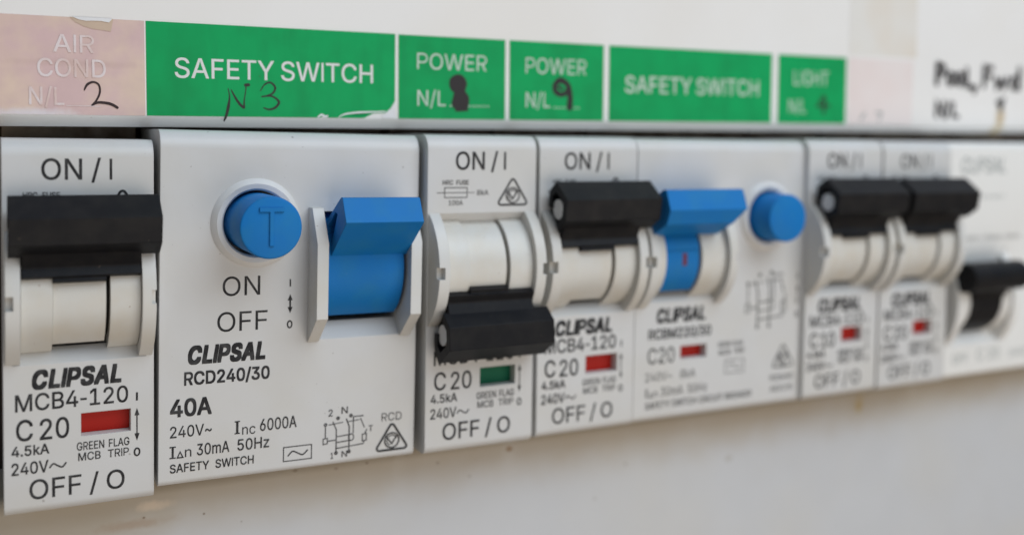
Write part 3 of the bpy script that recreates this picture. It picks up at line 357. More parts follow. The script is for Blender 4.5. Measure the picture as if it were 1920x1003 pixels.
 'T': (449, [('32 452 32 509 417 509 417 452 257 452 257 0 193 0 193 452', '0 2 1 0 3 2 7 3 0 6 4 7 4 3 7 6 5 4')]),
 'U': (517, [('259 -8 220 -6 186 2 154 15 126 33 103 55 85 80 71 108 63 140 60 173 60 509 124 509 124 178 126 155 132 133 141 113 153 95 169 80 187 68 208 59 232 53 259 52 285 53 309 59 331 68 349 80 364 95 377 113 385 133 391 155 393 178 393 509 457 509 457 173 454 140 446 108 433 80 414 55 391 33 363 15 332 2 297 -6', '9 11 10 9 12 11 30 32 31 30 33 32 9 13 12 29 33 30 8 13 9 29 34 33 8 14 13 28 34 29 7 14 8 28 35 34 7 15 14 27 35 28 7 16 15 26 35 27 6 16 7 26 36 35 6 17 16 25 36 26 5 17 6 5 18 17 24 36 25 24 37 36 5 19 18 23 37 24 5 20 19 22 37 23 4 20 5 22 38 37 4 21 20 21 38 22 4 38 21 3 38 4 3 39 38 2 39 3 2 40 39 1 40 2 1 41 40 0 41 1')]),
 'V': (480, [('204 0 16 509 84 509 192 206 199 187 207 164 215 137 225 106 236 71 248 31 235 31 247 71 257 107 267 138 276 165 283 187 290 206 395 509 463 509 278 0', '0 2 1 0 3 2 16 18 17 16 19 18 0 4 3 15 19 16 0 5 4 14 19 15 13 19 14 0 6 5 12 19 13 0 7 6 11 19 12 0 8 7 0 10 8 10 9 8 10 19 11 0 19 10')]),
 'W': (686, [('155 0 16 509 82 509 163 196 167 179 172 162 175 145 179 128 183 111 187 94 190 76 194 58 197 40 189 40 193 58 196 76 200 94 203 111 207 128 211 145 215 162 220 179 224 196 306 509 380 509 462 196 466 179 470 162 474 145 478 128 482 111 486 94 490 76 494 58 497 40 488 40 492 58 495 76 499 94 503 111 506 128 510 145 515 162 519 179 523 196 603 509 670 509 530 0 455 0 368 323 362 345 357 368 351 391 346 417 341 445 336 475 350 475 345 446 340 420 335 395 330 371 324 347 318 323 230 0', '0 2 1 0 3 2 22 55 23 55 24 23 55 56 24 56 25 24 44 46 45 44 47 46 22 54 55 57 25 56 58 53 57 53 25 57 22 58 54 58 53 54 22 59 58 52 25 53 22 60 59 51 25 52 22 61 60 50 25 51 22 62 61 49 25 50 22 63 62 48 25 49 0 4 3 21 63 22 48 26 25 43 47 44 0 5 4 20 63 21 48 27 26 42 47 43 0 6 5 19 63 20 48 28 27 41 47 42 0 7 6 18 63 19 48 29 28 40 47 41 0 8 7 17 63 18 48 30 29 39 47 40 0 9 8 16 63 17 48 31 30 38 47 39 0 10 9 15 63 16 48 32 31 37 47 38 0 14 10 14 11 10 14 11 15 11 63 15 48 36 32 36 33 32 36 33 37 33 47 37 0 13 14 12 63 11 48 35 36 34 47 33 0 12 13 0 63 12 48 34 35 48 47 34')]),
 'Y': (472, [('203 0 203 208 16 509 91 509 192 344 203 327 213 309 222 292 231 274 240 254 250 230 224 230 233 254 242 275 251 293 260 310 270 327 280 344 381 509 455 509 268 208 268 0', '1 3 2 1 4 3 17 19 18 17 20 19 1 5 4 16 20 17 1 6 5 15 20 16 14 20 15 1 7 6 13 20 14 1 8 7 12 9 13 9 20 13 1 12 8 12 9 8 1 11 12 10 20 9 1 10 11 1 20 10 0 20 1 0 21 20')]),
 'Z': (438, [('42 0 42 46 273 385 284 400 295 415 306 431 318 446 329 461 341 476 348 454 327 453 306 453 285 452 265 452 244 452 223 452 40 452 40 509 397 509 397 462 169 129 157 113 146 97 134 81 122 65 110 49 97 33 90 54 111 55 131 56 152 57 173 57 193 57 214 57 399 57 399 0', '16 18 17 16 8 18 8 19 18 16 7 8 9 19 8 9 20 19 16 11 7 11 6 7 10 20 9 16 12 11 6 10 11 6 20 10 15 12 16 14 12 15 13 12 14 5 20 6 4 20 5 3 20 4 2 20 3 1 20 2 1 21 20 1 22 21 1 23 22 1 24 23 1 27 24 27 28 24 28 25 24 29 31 30 29 32 31 29 33 32 29 34 33 29 35 34 28 35 29 25 35 28 1 26 27 26 35 25 0 26 1 0 35 26')]),
 'c': (396, [('207 -8 174 -5 144 3 117 16 93 35 72 58 56 85 44 116 37 150 34 187 37 225 44 260 56 291 72 318 93 341 117 360 144 374 174 382 207 384 226 384 243 381 260 377 276 371 291 364 305 356 318 346 330 335 340 322 349 308 356 293 362 277 303 262 300 272 295 281 290 289 284 297 278 304 270 311 261 316 252 321 242 325 231 328 220 329 207 330 184 328 163 321 145 310 130 296 118 278 108 258 102 236 98 212 96 187 98 163 102 139 108 117 118 97 130 80 145 66 163 55 184 49 207 46 220 47 232 49 243 52 253 55 262 60 271 66 279 73 285 80 292 89 297 98 301 107 304 117 363 102 357 86 350 70 341 56 331 43 319 32 306 21 292 12 277 5 261 -1 244 -5 226 -7', '17 19 18 17 20 19 16 20 17 16 21 20 16 22 21 15 22 16 15 23 22 15 24 23 14 24 15 14 25 24 14 26 25 13 44 14 44 43 14 43 26 14 43 27 26 42 27 43 41 27 42 13 45 44 40 27 41 39 27 40 39 28 27 13 46 45 38 28 39 12 46 13 37 28 38 36 28 37 12 47 46 36 29 28 35 29 36 34 29 35 12 48 47 34 30 29 11 48 12 33 30 34 32 30 33 11 49 48 32 31 30 10 49 11 10 50 49 10 51 50 9 51 10 9 52 51 8 52 9 8 53 52 8 54 53 7 54 8 7 55 54 7 56 55 72 74 73 6 56 7 71 74 72 71 75 74 70 75 71 6 57 56 69 75 70 69 76 75 5 57 6 5 58 57 68 76 69 67 76 68 67 77 76 5 59 58 66 77 67 65 77 66 4 59 5 65 78 77 4 60 59 64 78 65 63 78 64 4 61 60 62 78 63 61 78 62 4 78 61 4 79 78 3 79 4 3 80 79 3 81 80 2 81 3 2 82 81 2 83 82 1 83 2 1 84 83 0 84 1 0 85 84')]),
 'h': (410, [('114 227 114 0 53 0 53 509 114 509 114 287 102 287 116 319 132 344 152 362 175 374 200 382 227 384 252 383 275 377 295 369 313 356 328 340 341 321 350 298 355 271 357 240 357 0 296 0 296 235 293 263 286 286 273 304 256 318 235 326 210 329 192 328 176 324 161 317 147 308 136 297 126 283 119 266 115 248', '2 4 3 2 6 4 6 5 4 11 13 12 11 14 13 10 14 11 10 15 14 9 15 10 9 16 15 8 16 9 8 17 16 7 31 8 31 17 8 31 30 17 30 18 17 29 18 30 7 32 31 28 18 29 7 33 32 28 19 18 6 33 7 27 19 28 6 34 33 6 35 34 26 19 27 26 20 19 6 36 35 2 37 6 37 36 6 25 20 26 25 21 20 2 38 37 24 21 25 2 0 38 24 22 21 23 22 24 2 1 0')]),
 'k': (381, [('110 137 110 212 121 212 284 379 360 379 184 199 177 199', '2 4 3 2 5 4 0 2 1 0 6 2 6 5 2'), ('53 0 53 509 114 509 114 0', '0 2 1 0 3 2'), ('294 0 148 186 191 229 372 0', '1 3 2 0 3 1')]),
 'm': (610, [('53 0 53 379 112 379 112 295 108 295 114 314 122 331 132 346 144 358 158 368 172 376 187 382 203 385 219 386 245 383 268 375 287 361 303 342 314 320 321 295 312 295 318 312 326 329 337 343 350 356 364 366 381 375 398 381 417 385 437 386 458 385 478 380 497 372 514 361 529 346 541 328 550 307 555 283 557 255 557 0 496 0 496 254 493 279 485 298 473 313 456 323 438 329 419 330 402 329 387 326 374 320 363 312 353 302 345 290 340 277 336 263 335 247 335 0 274 0 274 260 272 280 265 297 253 311 238 322 220 328 199 330 185 329 171 326 158 320 145 312 135 302 126 289 119 274 115 257 114 238 114 0', '12 14 13 28 30 29 11 14 12 27 30 28 27 31 30 11 15 14 10 15 11 26 31 27 26 32 31 0 2 1 0 4 2 4 3 2 9 15 10 9 16 15 25 32 26 25 33 32 8 16 9 24 33 25 8 17 16 24 34 33 7 17 8 23 34 24 6 17 7 23 35 34 22 47 23 47 35 23 6 65 17 65 18 17 5 66 6 66 65 6 64 18 65 22 48 47 46 35 47 5 67 66 21 49 22 49 48 22 45 35 46 63 18 64 45 36 35 5 68 67 21 50 49 44 36 45 62 18 63 5 69 68 62 19 18 21 51 50 4 69 5 43 36 44 4 70 69 20 51 21 20 52 51 61 19 62 43 37 36 4 71 70 20 53 52 42 37 43 60 20 61 20 19 61 0 72 4 72 71 4 60 53 20 60 54 53 42 38 37 59 54 60 41 38 42 59 55 54 0 73 72 59 56 55 58 56 59 0 74 73 41 39 38 40 39 41 58 57 56 0 75 74')]),
 'n': (410, [('114 227 114 0 53 0 53 379 112 379 112 287 102 287 116 319 132 344 152 362 175 374 200 382 227 384 252 383 275 377 295 369 313 356 328 340 341 321 350 298 355 271 357 240 357 0 296 0 296 235 293 263 286 286 273 304 256 318 235 326 210 329 192 328 176 324 161 317 147 308 136 297 126 283 119 266 115 248', '11 13 12 11 14 13 10 14 11 2 4 3 2 6 4 6 5 4 10 15 14 9 15 10 9 16 15 8 16 9 8 17 16 7 31 8 31 17 8 31 30 17 30 18 17 29 18 30 7 32 31 28 18 29 7 33 32 28 19 18 6 33 7 27 19 28 6 34 33 6 35 34 26 19 27 26 20 19 6 36 35 2 37 6 37 36 6 25 20 26 25 21 20 2 38 37 24 21 25 2 0 38 24 22 21 23 22 24 2 1 0')]),
 'z': (380, [('42 0 42 46 254 320 254 323 48 323 48 379 333 379 333 331 126 60 126 56 339 56 339 0', '4 6 5 4 7 6 4 3 7 3 2 7 2 8 7 1 8 2 1 9 8 1 10 9 1 11 10 0 11 1')]),
 '~': (453, [('52 150 53 176 58 199 66 218 76 233 89 246 103 255 119 261 135 265 151 266 168 265 183 262 197 256 212 247 228 235 246 221 257 211 267 204 275 198 282 195 290 193 299 192 312 194 323 199 332 207 339 219 343 234 344 253 400 253 399 226 394 204 386 185 376 170 364 157 349 148 334 142 318 138 301 137 284 138 269 141 254 148 239 156 224 168 207 182 195 191 185 199 177 204 170 208 162 210 154 210 141 209 130 204 121 196 114 185 109 169 108 150', '8 10 9 7 10 8 7 11 10 7 12 11 6 12 7 6 13 12 5 13 6 26 28 27 26 29 28 5 14 13 4 14 5 4 15 14 25 29 26 3 15 4 25 30 29 3 16 15 24 30 25 2 50 3 50 49 3 49 16 3 49 48 16 48 17 16 47 17 48 2 51 50 46 17 47 23 30 24 2 52 51 45 17 46 45 18 17 23 31 30 1 52 2 44 18 45 22 31 23 44 19 18 1 53 52 44 20 19 21 31 22 44 21 20 44 31 21 43 31 44 1 54 53 43 32 31 42 32 43 0 54 1 42 33 32 0 55 54 41 33 42 41 34 33 40 34 41 39 34 40 39 35 34 39 36 35 38 36 39 37 36 38')]),
 'I': (150, [('50 0 103 0 103 509 50 509', '0 1 2 0 2 3')]),
 '-': (270, [('40 188 230 188 230 240 40 240', '0 1 2 0 2 3')]),
}

# ---- prints: flat ink on a face, a few microns proud of it, each piece a little higher than the last
_lift = [0]


def lift():
    _lift[0] = (_lift[0] + 1) % 30
    return -0.010 - 0.0016 * _lift[0]


def text_into(bm, s, x0, zb, cap, x1, bold=0.0, shear=0.0, space=1.0, wspace=1.0, y=0.0, slope=0.0):
    """typeset s so that it fills x0..x1 with capital height cap on baseline zb"""
    pen, vs, fs = 0.0, [], []
    for ch in s:
        if ch == ' ':
            pen += 200 * wspace; continue
        adv, parts = GLYPHS[ch]
        for pi_, (v, f) in enumerate(parts):
            v = [int(q) for q in v.split()]; f = [int(q) for q in f.split()]
            k = len(vs)
            vs += [(pen + v[i] + v[i + 1] * shear, v[i + 1], pi_) for i in range(0, len(v), 2)]
            fs += [(f[i] + k, f[i + 1] + k, f[i + 2] + k) for i in range(0, len(f), 3)]
        pen += adv * space
    mn, mx = min(q[0] for q in vs), max(q[0] for q in vs)
    sx, sz = (x1 - x0) / (mx - mn), cap / 509.0
    # heavier weights: the same outline laid down again, shifted all round by the extra stroke, each a hair higher
    d = max(0.0, bold) * cap * 0.9
    sh = [(0, 0)]
    if d > 0:
        sh += [(d * i, d * j) for i in (-1, 0, 1) for j in (-1, 0, 1) if i or j]
    yy = y + lift()
    if d > 0:
        sx = (x1 - x0 - 2 * d) / (mx - mn); sz = (cap - 2 * d) / 509.0
    for k, (ox, oz) in enumerate(sh):
        bv = [bm.verts.new((x0 + d + ox + (a - mn) * sx, yy - 0.002 * k - 0.0007 * c, zb + d + oz + b * sz)) for a, b, c in vs]
        for t in fs:
            try: bm.faces.new([bv[i] for i in t])
            except ValueError: pass


def stroke(bm, pts, w, closed=False, smooth=True, y=0.0, ends=True):
    """a pen line: ribbon through (x, z) points, w a width or a list of widths"""
    n = len(pts)
    ws = [w] * n if not isinstance(w, (list, tuple)) else list(w)
    P, Wd = [], []
    if smooth and n > 2:
        rng = range(n if closed else n - 1)
        for i in rng:
            g = lambda k: pts[k % n] if closed else pts[max(0, min(n - 1, k))]
            p0, p1, p2, p3 = g(i - 1), g(i), g(i + 1), g(i + 2)
            w1, w2 = ws[i], ws[(i + 1) % n]
            for k in range(8):
                t = k / 8
                P.append(tuple(0.5 * (2 * b + (c - a) * t + (2 * a - 5 * b + 4 * c - d) * t * t + (3 * b - a - 3 * c + d) * t ** 3) for a, b, c, d in zip(p0, p1, p2, p3)))
                Wd.append(w1 + (w2 - w1) * t)
        if not closed: P.append(pts[-1]); Wd.append(ws[-1])
    else:
        P, Wd = list(pts), ws
    yy = y + lift()
    L, Rr = [], []
    m = len(P)
    for i in range(m):
        a = P[(i - 1) % m] if closed else P[max(0, i - 1)]
        b = P[(i + 1) % m] if closed else P[min(m - 1, i + 1)]
        q = P[i]
        d1 = Vector((q[0] - a[0], q[1] - a[1])); d2 = Vector((b[0] - q[0], b[1] - q[1]))
        if d1.length < 1e-9: d1 = d2
        if d2.length < 1e-9: d2 = d1
        d1.normalize(); d2.normalize()
        t = d1 + d2
        if t.length < 1e-6: t = d1
        t.normalize()
        k = 1 / max(0.5, math.sqrt(max(0.01, (1 + d1.dot(d2)) / 2)))
        nx, nz = -t.y * Wd[i] / 2 * k, t.x * Wd[i] / 2 * k
        L.append(bm.verts.new((q[0] + nx, yy, q[1] + nz)))
        Rr.append(bm.verts.new((q[0] - nx, yy, q[1] - nz)))
    for i in range(m if closed else m - 1):
        j = (i + 1) % m
        bm.faces.new((L[i], Rr[i], Rr[j], L[j]))
    if ends and not closed:
        for i, s in ((0, -1), (m - 1, 1)):
            a, b = (P[0], P[1]) if s < 0 else (P[-2], P[-1])
            d = Vector((b[0] - a[0], b[1] - a[1])).normalized() * s
            r = Wd[i] / 2
            c = P[i]
            k0 = L[i]; k1 = Rr[i]
            base = math.atan2(k0.co.z - c[1], k0.co.x - c[0])
            sg = -1 if s > 0 else 1
            mid = [bm.verts.new((c[0] + r * math.cos(base + sg * math.pi * q / 6), yy, c[1] + r * math.sin(base + sg * math.pi * q / 6))) for q in range(1, 6)]
            bm.faces.new([k0] + mid + [k1])


def poly(bm, pts, y=0.0):
    yy = y + lift()
    bm.faces.new([bm.verts.new((a, yy, b)) for a, b in pts])


def ring(bm, cx, cz, r, w, rzs=None, y=0.0, n=24, a0=0, a1=360):
    rzs = rzs or r
    k = n if a1 - a0 >= 360 else n + 1
    pts = [(cx + r * math.cos(math.radians(a0 + (a1 - a0) * i / n)), cz + rzs * math.sin(math.radians(a0 + (a1 - a0) * i / n))) for i in range(k)]
    stroke(bm, pts, w, closed=(a1 - a0 >= 360), smooth=False, y=y, ends=False)


def prints(name, parent, m, fn):
    bm = bmesh.new(); fn(bm)
    me = bpy.data.meshes.new(name); bm.to_mesh(me); bm.free()
    me.transform(Matrix.Scale(S, 4))
    return new_obj(name, me, m, parent)


def thing(name, label, cat, loc, roll=0.0, group=None):
    o = bpy.data.objects.new(name, None)
    col.objects.link(o)
    o.empty_display_size = 0.005
    o.location = Vector(loc) * S
    o.rotation_euler = (0, roll, 0)
    o['label'] = label; o['category'] = cat
    if group: o['group'] = group
    return o


def approval_mark(bm, x0, x1, zb, zt, w=0.30):
    """rounded triangle round a circle with a tick"""
    cx = (x0 + x1) / 2
    r = 0.35
    def corner(px, pz, a0, a1, rr):
        return [(px + rr * math.cos(math.radians(a0 + (a1 - a0) * i / 5)), pz + rr * math.sin(math.radians(a0 + (a1 - a0) * i / 5))) for i in range(6)]
    pts = corner(x0 + r + .1, zb + r, 150, 270, r) + corner(x1 - r - .1, zb + r, -90, 30, r) + corner(cx, zt - r, 30, 150, r)
    stroke(bm, pts, w, closed=True, smooth=False)
    h = zt - zb
    cz = zb + h * 0.37
    ring(bm, cx, cz, h * 0.29, w * 0.7)
    stroke(bm, [(cx - h * .20, cz + h * .12), (cx, cz - h * .14), (cx + h * .20, cz + h * .16)], w * 0.75, smooth=False)
    ring(bm, cx, cz, h * 0.20, w * 0.55, a0=20, a1=250, n=16)


def updown_arrow(bm, x, z0, z1, w=0.14, hw=0.32, hl=0.85):
    stroke(bm, [(x, z0 + hl * .8), (x, z1 - hl * .8)], w, smooth=False, ends=False)
    poly(bm, [(x, z1), (x - hw, z1 - hl), (x + hw, z1 - hl)])
    poly(bm, [(x, z0), (x + hw, z0 + hl), (x - hw, z0 + hl)])


# ------------------------------------------------------------------ the panel behind
ROLL_UP = -0.0114           # the upper plate sits a little crooked to the rail
panel = thing('switchboard_panel', 'white painted metal panel around the whole row of breakers', 'panel', (0, 0, 0))


def upper_z(x): return 1.64 + 0.0114 * x


def build_upper():
    bm = bmesh.new()
    pr = [(22, 0.1), (9.9, 0.1), (9.6, 0.15), (8.35, 1.2), (8.1, 1.42), (8.0, 1.65), (8.0, 80), (22, 80)]
    prism(bm, pr, -90, 420)
    o = obj('upper_plate', bm, m_panel, panel)
    o.rotation_euler = (0, ROLL_UP, 0)
    o.location = (0, 0, 0.05 * S)
    return o


build_upper()
bm = bmesh.new()
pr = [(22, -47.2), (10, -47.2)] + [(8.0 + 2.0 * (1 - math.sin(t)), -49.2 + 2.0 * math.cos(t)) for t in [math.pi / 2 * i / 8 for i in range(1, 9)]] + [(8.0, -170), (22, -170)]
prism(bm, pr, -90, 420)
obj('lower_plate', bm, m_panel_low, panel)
bm = bmesh.new(); box(bm, -90, 420, 24, 30, -90, 60)
obj('backing', bm, m_back, panel)

# ------------------------------------------------------------------ breakers
H = 45.8
CZ, CY = -19.2, 4.3          # axis of a toggle drum


def nose_profile(top_r=2.2, bot_r=1.2, depth=19.0, h=H):
    p = [(depth, 0.0)]
    p += [(top_r - top_r * math.sin(t), -top_r + top_r * math.cos(t)) for t in [math.pi / 2 * i / 8 for i in range(9)]]
    p += [(bot_r - bot_r * math.cos(t), -h + bot_r - bot_r * math.sin(t)) for t in [math.pi / 2 * i / 5 for i in range(6)]]
    p += [(depth, -h)]
    return p


_cache = {}


def cached(key, name, m, parent, fn, smooth=35):
    if key in _cache:
        o = bpy.data.objects.new(name, _cache[key]); col.objects.link(o); o.parent = parent
        return o
    o = obj(name, fn(), m, parent, smooth)
    _cache[key] = o.data
    return o


def rear_block(w):
    bm = bmesh.new()
    box(bm, 0.25, w - 0.25, 16.0, 23.0, -60, 14)
    return bm


def mcb_housing(w, win):
    bm = bmesh.new()
    prism(bm, nose_profile(), 0, w)
    rec = bmesh.new()
    prism(rec, [(-3, -11.2), (0, -11.2), (2.2, -13.0), (13, -13.0), (13, -25.7), (2.0, -25.7), (0, -27.4), (-3, -27.4)], 1.0, w - 1.0)
    wn_ = bmesh.new()
    box(wn_, win[0], win[1], -2, 2.6, win[2], win[3])
    return cut(bm, [rec, wn_])


def cheek(x0, x1, notch_side):
    bm = bmesh.new()
    chord, sag = 8.05, 4.2
    r = (chord ** 2 + sag ** 2) / (2 * sag)
    a = math.degrees(math.asin(chord / r))
    pr = arc(r - sag, CZ, r, -a, a, 28)
    pr = [(10, pr[0][1])] + pr + [(10, pr[-1][1])]
    prism(bm, pr, x0, x1)
    nb = bmesh.new()
    if notch_side < 0: box(nb, x0 - 1, x0 + 0.85, -6, -3.1, CZ - 0.85, CZ + 0.8)
    else: box(nb, x1 - 0.55, x1 + 1, -6, -3.1, CZ - 0.85, CZ + 0.8)
    return cut(bm, [nb])


def drum(x0, x1, r, cy=CY, cz=CZ, low=-100, high=100):
    bm = bmesh.new()
    prism(bm, arc(cy, cz, r, low, high, 48), x0, x1)
    return bm


def radial(cy, cz, elev, rt):
    e = math.radians(elev)
    er = (-math.cos(e), math.sin(e)); et = (math.sin(e), math.cos(e))
    return [(cy + r * er[0] + t * et[0], cz + r * er[1] + t * et[1]) for r, t in rt]


def toggle_bar(elev, x0, x1):
    """hexagonal grip, hollow and open along its back"""
    bm = bmesh.new()
    s = 1 if elev > 0 else -1
    outer = [(10.0, 1.9), (11.9, 3.3), (14.3, 2.7), (14.6, -1.5), (11.9, -3.2), (9.2, -2.5)]
    inner = [(9.6, -1.4), (11.7, -2.0), (13.4, -1.0), (13.2, 1.7), (11.9, 2.1), (10.6, 1.0)]
    rt = [(r, t * s) for r, t in outer + inner]
    pr = radial(CY, CZ, elev, rt)
    prism(bm, pr, x0, x1)
    return bm


def toggle_saddle(elev, x0, x1, xm0, xm1):
    bm = bmesh.new()
    def shell(a0, a1, r0, r1, xa, xb):
        pr = arc(CY, CZ, r1, a0, a1, 12) + list(reversed(arc(CY, CZ, r0, a0, a1, 12)))
        prism(bm, pr, xa, xb)
    shell(elev - 29, elev + 29, 6.4, 8.6, x0, x1)
    shell(elev - 33, elev + 33, 6.2, 8.2, xm0, xm1)
    s = 1
    pr = radial(CY, CZ, elev, [(7.4, -3.3), (7.4, 3.3), (10.6, 2.2), (10.6, -2.5)])
    prism(bm, pr, x0 + 0.03, x1 - 0.03)
    return bm


def core_rod(elev, x0, x1):
    bm = bmesh.new()
    c = radial(CY, CZ, elev, [(11.3, -0.1)])[0]
    prism(bm, arc(c[0], c[1], 1.5, 0, 337.5, 15), x0, x1)
    return bm


def mcb(key, loc, w, roll, label, on=True, amps='20', flag=None, model='MCB4-120'):
    t = thing('circuit_breaker', label, 'circuit breaker', loc, roll, 'single pole breakers with black toggles')
    win = (8.6, 14.4, -36.75, -33.9) if key not in ('F', 'G') else (8.8, 13.8, -36.2, -33.5)
    wk = round(w, 2)
    cached(('h', wk, win), 'housing', m_white, t, lambda: mcb_housing(w, win))
    cached(('r', wk), 'rear_housing', m_rear, t, lambda: rear_block(w))
    cached(('c1',), 'side_cheek', m_cheek, t, lambda: cheek(0.22, 1.85, -1))
    cached(('c2', wk), 'side_cheek', m_cheek, t, lambda: cheek(w - 1.85, w - 0.22, 1))
    xi0, xi1 = 1.9, w - 1.9
    cached(('d1',), 'drum_ring', m_cream, t, lambda: drum(xi0, 5.35, 7.5))
    cached(('d3', wk), 'drum_ring', m_cream, t, lambda: drum(11.75, xi1, 7.5))
    cached(('d2',), 'drum', m_cream, t, lambda: drum(5.38, 11.3, 7.1, low=-56))
    cached(('dv',), 'drum_gap_shade', m_dark, t, lambda: drum(5.0, 12.0, 5.9))  # black filler, stands for the shade round the drum
    el = 49.0 if on else -51.5
    tg = cached(('tb', on, wk), 'toggle_grip', m_black, t, lambda: toggle_bar(el, 0.55 if key == 'A' else 1.15, w + (0.2 if key == 'A' else 0.4)))
    cached(('ts', on, wk), 'toggle_saddle', m_black, t, lambda: toggle_saddle(el, xi0 + 0.05, xi1 - 0.05, 5.38, 11.3))
    cached(('tc', on, wk), 'toggle_core', m_white, t, lambda: core_rod(el, 1.45, w - 1.0))
    bmf = bmesh.new(); box(bmf, win[0] + .02, win[1] - .02, 1.5, 2.5, win[2] + .02, win[3] - .02)
    obj('indicator_flag', bmf, flag or m_red, t)
    # ---- printing
    def on_l(b): text_into(b, 'ON / I', 4.3, -4.95, 2.58, 12.3, 0.012, wspace=0.8)
    prints('on_lettering', t, m_ink, on_l)
    prints('off_lettering', t, m_ink, lambda b: text_into(b, 'OFF / O', 2.76, -43.94, 2.42, 13.66, 0.01, wspace=0.8))
    prints('brand_lettering', t, m_ink, lambda b: text_into(b, 'CLIPSAL', 3.11, -30.45, 2.42, 13.31, 0.068, shear=0.20, space=1.10))
    def model_l(b):
        text_into(b, model, 1.27, -33.0, 2.1, 14.1, 0.016)
        text_into(b, 'C', 1.35, -36.6, 2.6, 3.2, 0.014)
        text_into(b, amps, 3.95, -36.7, 2.58, 7.25, 0.014)
    prints('model_lettering', t, m_ink, model_l)
    def rate_l(b):
        text_into(b, '4.5kA', 0.84, -38.45, 1.27, 5.0, 0.028)
        text_into(b, '240V', 0.82, -40.72, 1.5, 4.9, 0.02)
        stroke(b, [(5.05, -40.2), (5.45, -39.8), (5.95, -40.1), (6.45, -40.3), (6.86, -39.85)], 0.2)
    prints('rating_lettering', t, m_ink, rate_l)
    def fine(b):
        text_into(b, 'GREEN FLAG', 8.1, -38.53, 1.02, 14.24, 0.016, wspace=1.4)
        text_into(b, 'MCB  TRIP', 8.26, -39.84, 1.0, 14.18, 0.016, wspace=1.1)
        stroke(b, [(15.15, -32.95), (15.15, -31.9)], 0.24, smooth=False, ends=False)
        updown_arrow(b, 15.15, -38.1, -33.9, 0.16, 0.30, 0.95)
        ring(b, 15.15, -39.55, 0.31, 0.2, 0.47)
    prints('flag_lettering', t, m_ink, fine)
    def fuse(b):
        text_into(b, 'HRC  FUSE', 2.28, -7.12, 0.68, 6.36, 0.03)
        stroke(b, [(2.6, -8.94), (6.12, -8.94), (6.12, -7.53), (2.6, -7.53)], 0.13, closed=True, smooth=False)
        stroke(b, [(1.39, -8.25), (7.31, -8.25)], 0.1, smooth=False, ends=False)
        text_into(b, '8kA', 7.68, -8.62, 0.75, 9.52, 0.02)
        text_into(b, '100A', 3.25, -10.03, 0.7, 5.46, 0.012)
    prints('fuse_symbol', t, m_ink_soft, fuse)
    prints('approval_mark', t, m_ink, lambda b: approval_mark(b, 11.11, 15.9, -10.1, -6.35))
    return t


mcb('A', (-17.57, 2.07, -1.482), 17.2, 0.001, 'nearest breaker at the left edge, below the faded pink label, toggle up')
mcb('C', (35.9 + .2, 0.0, -0.213), 17.35, 0.0, 'breaker with toggle flipped down and green flag showing', on=False, flag=m_green_flag)
mcb('D', (53.55 + .89, 0.70, -0.242), 17.5, -0.004, 'breaker with raised toggle between the flipped-down breaker and the blue combination unit')
mcb('F', (106.95 + .63, 0.41, 0.024), 17.5, -0.002, 'blurred breaker just after the blue test button, toggle raised', amps='10', model='MCB4-110')
mcb('G', (124.7 + .85, 0.4, -0.054), 17.6, -0.004, 'last blurred breaker with red flag, beside the cream T-lever switch')


# ---- two-pole safety switch with the blue lever and T button
def cheek_plate(x0, x1):
    bm = bmesh.new()
    prism(bm, [(6, -10.0), (-1.6, -10.0), (-4.3, -14.6), (-4.3, -24.6), (-0.2, -28.3), (6, -28.3)], x0, x1)
    return bm


def lever_wedge(x0, x1, slot=True):
    bm = bmesh.new()
    x0 += .45; x1 += .45
    prism(bm, [(-6.9, -8.35), (-8.6, -11.45), (-8.45, -11.65), (-2.3, -16.5), (1.5, -16.2), (0.2, -12.0), (-6.3, -8.3)], x0, x1)
    if not slot: return bm
    c = bmesh.new()
    prism(c, [(-4.9, -10.6), (-3.9, -10.4), (-1.0, -12.6), (-0.5, -14.9), (-2.0, -15.3), (-3.6, -12.9)], x0 - 1, x0 + 5)
    return cut(bm, [c])


def button(cx, cz, r, yf, ro):
    bm = bmesh.new()
    cyl(bm, cx, cz, [(r, 4), (r, yf + .35), (r - .1, yf + .1), (r - .35, yf), (0, yf)], 96)
    return bm


def bezel(cx, cz, r_in, r_out):
    bm = bmesh.new()
    cyl(bm, cx, cz, [(r_in, 3), (r_in, -0.25), (r_in + .25, -0.62), (r_in + .9, -0.78), (r_out - .6, -0.6), (r_out - .15, -0.25), (r_out, 0.2), (r_out, 1)], 96)
    return bm


